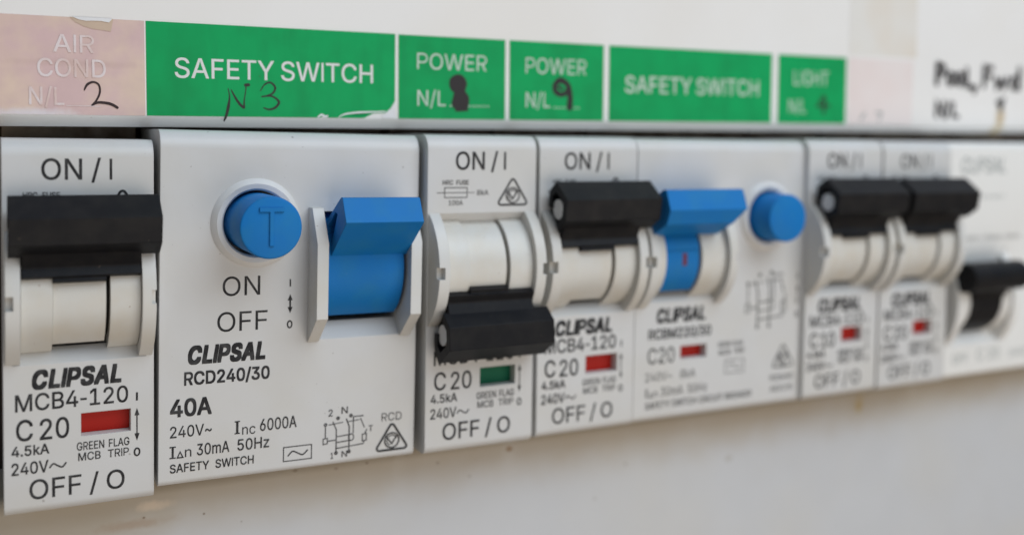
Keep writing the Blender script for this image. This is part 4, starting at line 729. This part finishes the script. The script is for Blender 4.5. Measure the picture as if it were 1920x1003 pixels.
def rcd_wiring(b, x0, z0, sx, sz, w):
    """residual current circuit diagram, unit square scaled"""
    q = lambda a: (x0 + a[0] * sx, z0 + a[1] * sz)
    def ln(pts, k=1.0, smooth=False): stroke(b, [q(a) for a in pts], w * k, smooth=smooth, ends=False)
    ln([(0.27, 0.12), (0.27, 0.62), (0.20, 0.80)], 1.2)
    ln([(0.52, 0.12), (0.52, 0.66), (0.46, 0.84)], 1.2)
    ln([(0.27, 0.20), (0.80, 0.24), (0.82, 0.30)])
    ln([(0.27, 0.33), (0.55, 0.35)]); ln([(0.27, 0.46), (0.55, 0.48)])
    ring(b, *q((0.56, 0.415)), 0.05 * sx, w, 0.075 * sz, n=14)
    ln([(0.60, 0.50), (0.60, 0.87), (0.80, 0.87)]); ln([(0.74, 0.82), (0.82, 0.60)])
    stroke(b, [q(a) for a in ((0.78, 0.30), (0.86, 0.31), (0.86, 0.46), (0.78, 0.45))], w, closed=True, smooth=False)
    ln([(0.82, 0.45), (0.87, 0.56)])
    stroke(b, [q(a) for a in ((0.02, 0.32), (0.10, 0.33), (0.10, 0.45), (0.02, 0.44))], w, closed=True, smooth=False)
    ln([(0.10, 0.385), (0.27, 0.39)]); ln([(0.06, 0.45), (0.06, 0.72)])
    ring(b, *q((0.06, 0.75)), 0.022 * sx, w * 1.3, n=10)
    ln([(0.12, 0.74), (0.40, 0.77)], .8); ln([(0.50, 0.77), (0.72, 0.79)], .8)
    for a in ((0.27, 0.10), (0.52, 0.10), (0.30, 0.87), (0.55, 0.90)):
        ring(b, *q(a), 0.022 * sx, w * 1.3, n=10)


def safety_switch():
    w = 35.0
    t = thing('safety_switch', 'wide safety switch with blue lever and blue button marked T', 'safety switch', (0.3 + .086, 1.53, -0.11), 0.0085)
    bm = bmesh.new(); prism(bm, nose_profile(2.4, 0.8), 0, w)
    rec = bmesh.new()
    prism(rec, [(-3, -10.6), (0, -10.6), (13, -10.6), (13, -26.0), (2.2, -26.0), (0, -28.1), (-3, -28.1)], 20.3, 33.0)
    hole = bmesh.new(); cyl(hole, 12.1, -12.0, [(0, -2), (4.6, -2), (4.6, 5), (0, 5)], 64)
    obj('housing', cut(bm, [rec, hole]), m_white, t)
    obj('rear_housing', rear_block(w), m_rear, t)
    obj('side_cheek', cheek_plate(19.2, 20.75), m_cheek, t)
    obj('side_cheek', cheek_plate(32.45, 34.0), m_cheek, t)
    obj('drum', drum(21.2, 32.0, 7.6, 4.9, -18.5, low=-60), m_blue, t)
    bmd = bmesh.new(); box(bmd, 20.8, 32.4, 5.5, 12.5, -25.9, -10.8)
    obj('drum_gap_shade', bmd, m_dark, t)  # black block painting the shade behind lever and drum
    obj('lever', lever_wedge(21.2, 32.0), m_blue, t)
    obj('button_bezel', bezel(12.1, -12.0, 4.3, 5.95), m_bezel, t)
    bt = obj('test_button', button(12.25, -12.0, 3.95, -7.7, 0.3), m_blue, t)
    # raised T on the button
    bm = bmesh.new()
    yb = -7.7
    def bar(x0, x1, z0, z1):
        box(bm, x0, x1, yb - 0.2, yb + 0.1, z0, z1)
    bar(10.7, 13.8, -10.0, -9.45); bar(12.0, 12.55, -14.3, -10.0)
    obj('raised_letter', bm, m_blue, bt)
    prints('on_lettering', t, m_ink, lambda b: text_into(b, 'ON', 7.85, -21.53, 2.52, 12.75, -0.008))
    prints('off_lettering', t, m_ink, lambda b: text_into(b, 'OFF', 7.22, -26.2, 2.55, 13.77, -0.008))
    def pos(b):
        stroke(b, [(16.78, -20.65), (16.78, -19.65)], 0.2, smooth=False, ends=False)
        updown_arrow(b, 16.79, -24.26, -21.66, 0.24, 0.34, 0.85)
        ring(b, 16.76, -25.75, 0.29, 0.2, 0.46)
    prints('position_marks', t, m_ink, pos)
    prints('brand_lettering', t, m_ink, lambda b: text_into(b, 'CLIPSAL', 3.56, -30.22, 2.45, 13.54, 0.068, shear=0.20, space=1.10))
    def model_l(b):
        text_into(b, 'RCD240/30', 3.12, -32.88, 1.75, 14.15, 0.036)
        text_into(b, '40A', 1.41, -36.9, 2.33, 6.63, 0.04)
    prints('model_lettering', t, m_ink, model_l)
    def rate(b):
        text_into(b, '240V~', 1.43, -39.56, 1.48, 6.66, 0.010)
        text_into(b, 'I', 9.8, -39.9, 1.68, 10.1, 0.002)
        stroke(b, [(9.6, -39.86), (10.3, -39.86)], 0.15, smooth=False, ends=False)
        stroke(b, [(9.6, -38.27), (10.3, -38.27)], 0.15, smooth=False, ends=False)
        text_into(b, 'nc', 10.6, -40.1, 1.35, 12.35, 0.0)
        text_into(b, '6000A', 12.95, -39.86, 1.6, 17.91, 0.010)
        text_into(b, 'I', 1.65, -42.2, 1.5, 1.9, 0.002)
        stroke(b, [(1.38, -42.17), (2.16, -42.17)], 0.15, smooth=False, ends=False)
        stroke(b, [(1.38, -40.75), (2.16, -40.75)], 0.15, smooth=False, ends=False)
        stroke(b, [(2.35, -42.2), (3.05, -42.2), (2.7, -41.45)], 0.15, closed=True, smooth=False)
        text_into(b, 'n', 3.3, -42.2, 1.3, 4.1, 0.0)
        text_into(b, '30mA', 4.8, -42.17, 1.5, 8.95, 0.010)
        text_into(b, '50Hz', 10.0, -42.17, 1.5, 14.2, 0.010)
        text_into(b, 'SAFETY  SWITCH', 1.44, -44.12, 1.12, 12.16, 0.016)
    prints('rating_lettering', t, m_ink, rate)
    def acbox(b):
        stroke(b, [(16.16, -44.42), (20.02, -44.42), (20.02, -42.5), (16.16, -42.5)], 0.15, closed=True, smooth=False)
        stroke(b, [(16.8, -43.7), (17.4, -43.15), (18.1, -43.45), (18.8, -43.75), (19.45, -43.2)], 0.2)
    prints('current_symbol', t, m_ink, acbox)
    def circ(b):
        rcd_wiring(b, 21.5, -44.75, 7.4, 6.3, 0.16)
        text_into(b, '2', 22.35, -38.9, 0.95, 22.95, 0.012); text_into(b, 'N', 24.2, -38.7, 0.95, 25.1, 0.012)
        text_into(b, '1', 22.75, -44.85, 0.85, 23.1, 0.012); text_into(b, 'N', 24.3, -44.8, 0.85, 25.1, 0.012)
        text_into(b, 'T', 28.2, -41.6, 0.85, 28.8, 0.012)
    prints('circuit_symbol', t, m_ink_mid, circ)
    prints('small_lettering', t, m_ink_mid, lambda b: text_into(b, 'RCD', 30.1, -40.4, 1.15, 33.1, -0.004))
    prints('approval_mark', t, m_ink, lambda b: approval_mark(b, 29.35, 34.0, -44.6, -40.95))


safety_switch()


# ---- two-pole combination breaker with blue toggle and plain blue button
def combination_unit():
    w = 35.4
    t = thing('combination_breaker', 'blurred wide breaker with blue toggle and plain blue test button', 'circuit breaker', (71.3 + 1.3, 1.38, -0.298), -0.001)
    win = (9.13, 14.48, -36.1, -33.9)
    bm = bmesh.new(); prism(bm, nose_profile(), 0, w)
    rec = bmesh.new()
    prism(rec, [(-3, -11.2), (0, -11.2), (2.2, -13.0), (13, -13.0), (13, -24.4), (2.0, -24.4), (0, -26.4), (-3, -26.4)], 1.0, 16.6)
    wn_ = bmesh.new(); box(wn_, win[0], win[1], -2, 2.6, win[2], win[3])
    hole = bmesh.new(); cyl(hole, 26.7, -12.9, [(0, -2), (4.6, -2), (4.6, 5), (0, 5)], 64)
    obj('housing', cut(bm, [rec, wn_, hole]), m_white, t)
    obj('rear_housing', rear_block(w), m_rear, t)
    cached(('c1',), 'side_cheek', m_cheek, t, lambda: cheek(0.22, 1.85, -1))
    obj('side_cheek', cheek(15.7, 17.3, 1), m_cheek, t)
    obj('drum_ring', drum(10.7, 15.65, 7.5), m_cream, t)
    obj('drum', drum(3.65, 10.25, 7.2, low=-48), m_blue, t)
    obj('drum_ring', drum(1.9, 3.6, 7.6), m_cream, t)
    cached(('dv',), 'drum_gap_shade', m_dark, t, lambda: drum(5.0, 12.0, 5.9))  # same black filler for the shade in the gap
    bm = bmesh.new()
    pr = [(-6.4, -7.9), (-7.6, -10.9), (-6.6, -13.2), (-2.6, -15.3), (0.5, -14.6), (-0.5, -11.0), (-5.6, -7.8)]
    prism(bm, pr, 1.0, 16.0)
    # taper the lower corner of the free end
    for v in bm.verts:
        if v.co.x > 10 and v.co.z < -13.0: v.co.x -= 2.0
    obj('lever', bm, m_blue, t)
    bm = bmesh.new()
    pr = arc(CY, CZ, 7.45, 12, 40, 8) + list(reversed(arc(CY, CZ, 6.5, 12, 40, 8)))
    prism(bm, pr, 3.7, 10.2)
    obj('lever_stem', bm, m_blue, t)
    def redm(b):
        for x in (7.0,):
            pts = arc(CY, CZ, 7.215, -8, 8, 6)
            va = [b.verts.new((x, y, z)) for y, z in pts]; vb = [b.verts.new((x + .9, y, z)) for y, z in pts]
            for i in range(6): b.faces.new((va[i], vb[i], vb[i + 1], va[i + 1]))
    prints('toggle_mark', t, m_ink_red, redm)
    obj('button_bezel', bezel(26.7, -12.9, 4.3, 5.95), m_bezel, t)
    obj('test_button', button(26.9, -12.9, 4.0, -5.0, .3), m_blue, t)
    bmf = bmesh.new(); box(bmf, win[0] + .02, win[1] - .02, 1.5, 2.5, win[2] + .02, win[3] - .02)
    obj('indicator_flag', bmf, m_red, t)
    prints('brand_lettering', t, m_ink, lambda b: text_into(b, 'CLIPSAL', 4.28, -29.85, 2.4, 14.06, 0.068, shear=0.20, space=1.10))
    def model_l(b):
        text_into(b, 'RCBM220/30', 2.74, -32.45, 1.68, 15.36, 0.04)
        text_into(b, 'C20', 2.69, -36.39, 2.55, 7.96, 0.006)
    prints('model_lettering', t, m_ink, model_l)
    def rate(b):
        text_into(b, '240V~   8kA', 2.3, -39.22, 1.4, 12.26, 0.0)
        text_into(b, 'I', 2.45, -41.85, 1.45, 2.75, 0.0)
        stroke(b, [(3.1, -41.85), (3.8, -41.85), (3.45, -41.1)], 0.14, closed=True, smooth=False)
        text_into(b, 'n', 4.0, -41.85, 1.2, 4.7)
        text_into(b, '30mA  50Hz', 5.4, -41.85, 1.45, 14.77, 0.0)
        text_into(b, 'SAFETY SWITCH CIRCUIT BREAKER', 2.37, -43.76, 1.1, 24.3, 0.012)
    prints('rating_lettering', t, m_ink, rate)
    def fl(b):
        text_into(b, 'GREEN  FLAG', 16.9, -34.75, 0.9, 22.2, 0.012)
        text_into(b, 'MCB  TRIP', 17.1, -36.1, 0.9, 22.6, 0.012)
        stroke(b, [(18.5, -39.3), (22.5, -39.3), (22.5, -37.1), (18.5, -37.1)], 0.14, closed=True, smooth=False)
        stroke(b, [(19.2, -38.4), (19.9, -37.8), (20.5, -38.2), (21.1, -38.6), (21.8, -38.0)], 0.16)
        stroke(b, [(34.0, -24.0), (34.0, -23.0)], 0.2, smooth=False, ends=False)
        updown_arrow(b, 34.0, -28.6, -25.0, 0.16, 0.3, 0.9)
        ring(b, 34.0, -30.2, .3, .2, .45)
    prints('flag_lettering', t, m_ink_soft, fl)
    prints('circuit_symbol', t, m_ink_soft, lambda b: rcd_wiring(b, 22.4, -33.0, 10.4, 11.5, 0.2))
    prints('approval_mark', t, m_ink_soft, lambda b: approval_mark(b, 28.9, 33.5, -39.2, -35.5))
    def nos(b):
        text_into(b, 'N20690', 28.4, -41.5, 0.95, 33.5, 0.012)
        text_into(b, 'AS3190', 28.5, -43.45, 0.95, 33.5, 0.012)
    prints('small_lettering', t, m_ink_soft, nos)


combination_unit()


# ---- the switch at the right edge
def edge_switch():
    w = 35.5
    t = thing('main_switch', 'cream switch at the right edge with black T-shaped lever', 'switch', (144.3, 1.9, -0.05), -0.004)
    bm = bmesh.new(); prism(bm, nose_profile(1.4, 0.8), 0, w)
    rec = bmesh.new()
    prism(rec, [(-3, -20.6), (0, -20.6), (0.9, -24.4), (13, -24.4), (13, -37.4), (2.0, -37.4), (0, -39.6), (-3, -39.6)], 1.0, 17.0)
    obj('housing', cut(bm, [rec]), m_bright, t)
    obj('rear_housing', rear_block(w), m_rear, t)
    cz = -30.6
    def ck(x0, x1):
        b = bmesh.new()
        chord, sag = 8.6, 3.2
        r = (chord ** 2 + sag ** 2) / (2 * sag); a = math.degrees(math.asin(chord / r))
        pr = arc(r - sag, cz, r, -a, a, 24)
        prism(b, [(10, pr[0][1])] + pr + [(10, pr[-1][1])], x0, x1)
        return b
    obj('side_cheek', ck(0.3, 2.2), m_bright, t)
    obj('side_cheek', ck(16.0, 17.8), m_bright, t)
    obj('drum_ring', drum(2.25, 4.1, 7.4, 4.6, cz, high=42), m_bright, t)
    obj('drum_ring', drum(13.3, 15.9, 7.4, 4.6, cz, high=42), m_bright, t)
    obj('drum', drum(4.2, 13.2, 7.35, 4.6, cz, high=42), m_black, t)
    bm = bmesh.new()
    prism(bm, arc(-4.0, -25.6, 2.85, 0, 345, 23), 0.5, 15.8)
    obj('lever', bm, m_black, t)
    bm = bmesh.new()
    prism(bm, [(-5.4, -25.4), (-3.9, -28.9), (-2.0, -31.5), (1.0, -31), (-1.5, -25.0)], 4.25, 13.15)
    obj('lever_stem', bm, m_black, t)
    prints('brand_lettering', t, m_ink_grey, lambda b: text_into(b, 'CLIPSAL', 3.6, -5.9, 3.0, 16.4, 0.01, shear=0.15))
    def row(b):
        text_into(b, 'RCBO', 9.6, -10.9, 0.6, 16.4, 0.0)
    prints('model_lettering', t, m_ink_grey, row)
    def row2(b):
        text_into(b, '240V~ 50Hz 10kA', 4.0, -19.0, 0.8, 21.5, 0.0)
    prints('rating_lettering', t, m_ink_soft, row2)
    def low(b):
        text_into(b, 'OFF', 2.9, -43.2, 1.9, 7.4, 0.0)
        text_into(b, 'C 20', 10.0, -43.0, 2.2, 16.6, 0.0)
        text_into(b, '240V', 19.5, -43.0, 1.4, 25.0, 0.0)
    prints('off_lettering', t, m_ink_grey, low)


edge_switch()


# ------------------------------------------------------------------ labels stuck along the upper plate
ca, sa = math.cos(0.0114), math.sin(0.0114)
PY = 7.93                       # face of the label film, just proud of the plate


def label_thing(x0, x1, h, m, label, cut_fn=None, thick=0.09, group='labels stuck along the plate'):
    t = thing('adhesive_label', label, 'label', (x0, PY, upper_z(x0)), ROLL_UP, group)
    w = x1 - x0
    bm = bmesh.new()
    outline = cut_fn(w, h) if cut_fn else [(0, 0), (w, 0), (w, h), (0, h)]
    a = [bm.verts.new((x, 0, z)) for x, z in outline]; b = [bm.verts.new((x, thick, z)) for x, z in outline]
    bm.faces.new(a); bm.faces.new(list(reversed(b)))
    for i in range(len(a)):
        j = (i + 1) % len(a)
        bm.faces.new((a[j], a[i], b[i], b[j]))
    bmesh.ops.triangulate(bm, faces=[f for f in bm.faces if len(f.verts) > 4])
    obj('film', bm, m, t, smooth=0)
    return t


LX = {'air': -17.6 - 3, 's1': -0.40, 'p1': 34.65, 'p2': 52.9, 's2': 71.1, 'lt': 106.9, 'fd': 124.0}


def wob(pts, amp):
    return [(x + random.uniform(-amp, amp), z + random.uniform(-amp, amp)) for x, z in pts]


# 1: faded pink
h1 = 12.3
W1 = -0.60 + 20.6
t = label_thing(LX['air'], -0.60, h1, m_pink, 'faded pink label reading AIR COND with a handwritten 2')
o = 20.6                       # label-local x of world x = 0
prints('lettering', t, m_label_faint, lambda b: (
    text_into(b, 'AIR', o - 11.5, 7.85, 2.25, o - 6.7, 0.012),
    text_into(b, 'COND', o - 13.35, 4.75, 2.3, o - 5.35, 0.012),
    text_into(b, 'N/L', o - 14.35, 1.2, 2.25, o - 10.3, 0.012),
    stroke(b, [(o - 10.1, 1.15), (o - 6.0, 1.1)], 0.1, smooth=False, ends=False)))
def two(b):
    px = lambda u, v: (o + (-17.5 + u / 1092 * 17.05), (790 - v) / 790 * 13.0 - 0.05)
    pts = [px(612, 595), (px(636, 552)), px(680, 532), px(722, 552), px(730, 610), px(705, 670), px(668, 712)]
    stroke(b, pts, [.16, .3, .26, .24, .24, .24, .2])
    stroke(b, [px(668, 712), px(715, 690), px(785, 694), px(830, 708), px(862, 727)], [.2, .32, .36, .36, .34])
prints('handwriting', t, m_marker_thin, two)
def tear(b):
    poly(b, [(W1 - 8.9, h1 + .02)] + wob([(W1 - 8.2, h1 - .55), (W1 - 7.3, h1 - 1.0), (W1 - 6.2, h1 - 1.35), (W1 - 5.0, h1 - 1.45), (W1 - 4.0, h1 - 1.6)], .08) + [(W1 - 3.75, h1 + .02)], y=-0.002)
prints('torn_layer', t, m_paper_brown, tear)
def tear2(b):
    poly(b, [(W1 - 8.6, h1 + .05)] + wob([(W1 - 7.8, h1 - .2), (W1 - 7.0, h1 - .45), (W1 - 6.2, h1 - .3), (W1 - 5.2, h1 - .4), (W1 - 4.3, h1 - .45)], .08) + [(W1 - 3.85, h1 + .05)], y=-0.06)
prints('torn_edge', t, m_paper, tear2)

# 2: long green
h2 = 12.3
def torn_br(w, h):
    return [(0, 0), (w - 11.3, 0)] + wob([(w - 10.9, .25), (w - 10.4, .1)], .05) + [(w - 9.9, 0), (w - 8.0, 0.0), (w - 7.4, .35), (w - 5.5, .62), (w - 3.0, .72), (w - 1.5, .80), (w - .5, 1.5), (w - .05, 2.2), (w, h), (0, h)]
t = label_thing(LX['s1'], 34.15, h2, m_green, 'longest green label reading SAFETY SWITCH with handwritten N3', torn_br)
w = 34.15 + .4
prints('lettering', t, m_label_white, lambda b: text_into(b, 'SAFETY SWITCH', 3.55, 5.05, 2.65, 31.1, 0.010, wspace=0.75))
def n3(b):
    k = 14.15
    px = lambda u, v: ((u - 1100) / 4 / 14.6, (796 - v) / 4 / 14.55)
    stroke(b, [px(1712, 575), px(1722, 640), px(1712, 720), px(1695, 790), px(1678, 830)], [.12, .18, .42, .35, .2])
    stroke(b, [px(1735, 585), px(1770, 650), px(1805, 700), px(1832, 722)], [.15, .3, .36, .4])
    stroke(b, [px(1836, 722), px(1838, 660), px(1850, 590), px(1852, 548)], [.3, .16, .14, .2])
    stroke(b, [px(1848, 545), px(1872, 543)], [.42, .46])
    q = lambda u, v: ((1920 + u - 1100) / 4 / 14.1, (804 - v) / 4 / 14.0)
    stroke(b, [q(18, 602), q(50, 555), q(95, 538), q(132, 575), q(115, 618), q(70, 640), q(28, 648)], [.14, .2, .26, .3, .28, .22, .2])
    stroke(b, [q(45, 645), q(110, 645), q(160, 685), q(135, 728), q(85, 746), q(42, 733)], [.2, .24, .34, .34, .26, .16])
prints('handwriting', t, m_marker, n3)
def torn(b):
    poly(b, [(w - 2.2, 0.02), (w - .03, 0.02), (w - .03, 2.6), (w - .7, 1.5), (w - 1.6, .75)])
    stroke(b, [(w - 8.6, .1), (w - 7.6, .55), (w - 5.6, .82), (w - 3.2, .92), (w - 1.6, 1.0)], [.1, .22, .26, .2, .16])
    stroke(b, [(w - 11.6, .1), (w - 11.1, .4), (w - 10.6, .18), (w - 10.2, .3)], [.2, .3, .3, .15])
prints('torn_edge', t, m_paper, torn)
bm = bmesh.new()
poly(bm, [(w - 8.2, 0.0), (w - 7.3, .42), (w - 5.5, .62), (w - 3.4, .68), (w - 4.2, .3), (w - 4.8, 0)], y=0.05)
obj('torn_flap', bm, m_green, t, smooth=0)


# 3, 4: POWER
def power(x0, x1, label, hand, f):
    t = label_thing(x0, x1, 12.25, m_green, label)
    prints('lettering', t, m_label_weath, f)
    prints('handwriting', t, m_marker, hand)
    return t


def eight(b):
    c = [(9.5, 6.2), (8.75, 5.7), (8.7, 4.8), (9.3, 4.2), (9.2, 3.3), (9.1, 2.3), (9.7, 1.8), (10.6, 2.1), (10.8, 3.2), (10.3, 4.2), (10.5, 5.3), (10.1, 6.0)]
    poly(b, c)
    stroke(b, c, [1.1, 1.3, 1.0, .9, 1.0, 1.2, 1.0, 1.3, 1.1, .8, 1.0, 1.1], closed=True)
    stroke(b, [(9.2, 1.3), (11.0, 1.5)], [.3, .5], smooth=False)
def nine(b):
    c = [(10.0, 6.0), (9.0, 6.35), (8.1, 5.6), (8.2, 4.6), (9.2, 4.1), (10.2, 4.5), (10.5, 5.4)]
    stroke(b, c, [.9, 1.0, .85, .9, .8, .8, .9], closed=True)
    stroke(b, [(8.8, 5.3), (9.4, 5.0)], .5, smooth=False)
    stroke(b, [(10.6, 5.4), (10.85, 3.8), (10.8, 2.1)], [.9, 1.0, 1.15])


def dots(b, x0, x1, z):
    x = x0
    while x < x1:
        poly(b, [(x, z), (x + .28, z), (x + .28, z + .22), (x, z + .22)]); x += .62


power(LX['p1'], 52.15, 'green POWER label with a thick blotted handwritten 8', eight, lambda b: (
    text_into(b, 'POWER', 2.9, 7.35, 2.35, 14.3, 0.0), text_into(b, 'N/L', 2.95, 1.95, 2.3, 7.5, 0.0), dots(b, 8.2, 14.4, 1.9)))
power(LX['p2'], 70.05, 'green POWER label with a thick handwritten 9', nine, lambda b: (
    text_into(b, 'POWER', 2.8, 7.3, 2.4, 13.8, 0.0), text_into(b, 'N/L', 2.85, 2.0, 2.35, 7.2, 0.0), dots(b, 7.9, 12.6, 1.9)))
# 5: blurred SAFETY SWITCH
t = label_thing(LX['s2'], 105.4, 12.25, m_green, 'plain blurred green SAFETY SWITCH label without handwriting')
prints('lettering', t, m_label_weath, lambda b: text_into(b, 'SAFETY SWITCH', 3.1, 4.7, 2.75, 31.3, 0.01, wspace=0.75))
# 6: LIGHT
t = label_thing(LX['lt'], 123.3, 12.25, m_green, 'small blurred green LIGHT label at the end of the green labels')
prints('lettering', t, m_label_weath, lambda b: (text_into(b, 'LIGHT', 3.6, 6.9, 2.6, 12.0, 0.0), text_into(b, 'N/L', 2.5, 1.9, 2.4, 6.6, 0.0)))
prints('handwriting', t, m_marker, lambda b: (stroke(b, [(11.0, 5.0), (9.4, 3.2), (12.3, 3.3)], .5, smooth=False), stroke(b, [(11.2, 4.6), (10.9, 1.9)], .55, smooth=False)))
# 7: faded whitish label
t = label_thing(LX['fd'], 140.8, 12.3, m_faded, 'washed-out pinkish white label right of the LIGHT label')
prints('handwriting', t, m_ink_grey, lambda b: (stroke(b, [(3.2, .8), (4.2, 2.0)], .45, smooth=False), stroke(b, [(7.2, 2.2), (8.6, 2.2), (8.0, .7)], .4, smooth=False)))
# tape strip above it
t = thing('tape_strip', 'pale strip of old tape residue above the washed-out label', 'tape', (123.9, PY, upper_z(124) + 12.9), ROLL_UP)
bm = bmesh.new(); box(bm, 0, 17.6, 0.02, 0.09, 0, 40); obj('film', bm, m_tape, t, smooth=0)

# handwriting on the bare plate
t = thing('marker_writing', 'black marker words Pool, Fwd and N/L written on bare panel', 'handwriting', (146.4, PY + .03, upper_z(146.4)), ROLL_UP)
def pool(b):
    W_ = 1.05
    z = 7.6
    stroke(b, [(1.2, z + 4.4), (1.1, z + .6)], W_ * 1.2, smooth=False)
    stroke(b, [(1.2, z + 4.3), (3.0, z + 4.0), (3.0, z + 2.7), (1.2, z + 2.4)], W_)
    ring(b, 5.0, z + 1.6, .9, W_, 1.1); ring(b, 7.6, z + 1.6, .9, W_, 1.1)
    stroke(b, [(9.6, z + 3.6), (9.7, z + .2), (11.2, z + .1)], W_, smooth=False)
    stroke(b, [(12.4, z + .2), (12.0, z - .9)], W_)
    stroke(b, [(14.9, z + 4.3), (14.8, z + .4)], W_ * 1.1, smooth=False); stroke(b, [(14.9, z + 4.2), (17.2, z + 4.1)], W_, smooth=False); stroke(b, [(14.9, z + 2.4), (16.8, z + 2.4)], W_, smooth=False)
    stroke(b, [(18.4, z + 2.0), (18.8, z + .2), (20.0, z + 1.6), (20.8, z + .2), (21.8, z + 2.1)], W_, smooth=False)
    ring(b, 24.2, z + 1.2, 1.1, W_, 1.1); stroke(b, [(25.6, z + 4.2), (25.5, z + .1)], W_ * 1.1, smooth=False)
    z = 1.7
    stroke(b, [(1.2, z), (1.2, z + 2.8), (3.2, z), (3.2, z + 2.8)], W_ * .9, smooth=False)
    stroke(b, [(4.0, z - .2), (5.0, z + 2.8)], W_ * .7, smooth=False)
    stroke(b, [(6.0, z + 2.6), (5.9, z + .1), (7.4, z)], W_ * .8, smooth=False)
    stroke(b, [(19.3, z + 3.0), (20.6, z + 3.3), (20.1, z + 1.8)], W_ * 1.2, smooth=False)
prints('lettering', t, m_marker, pool)
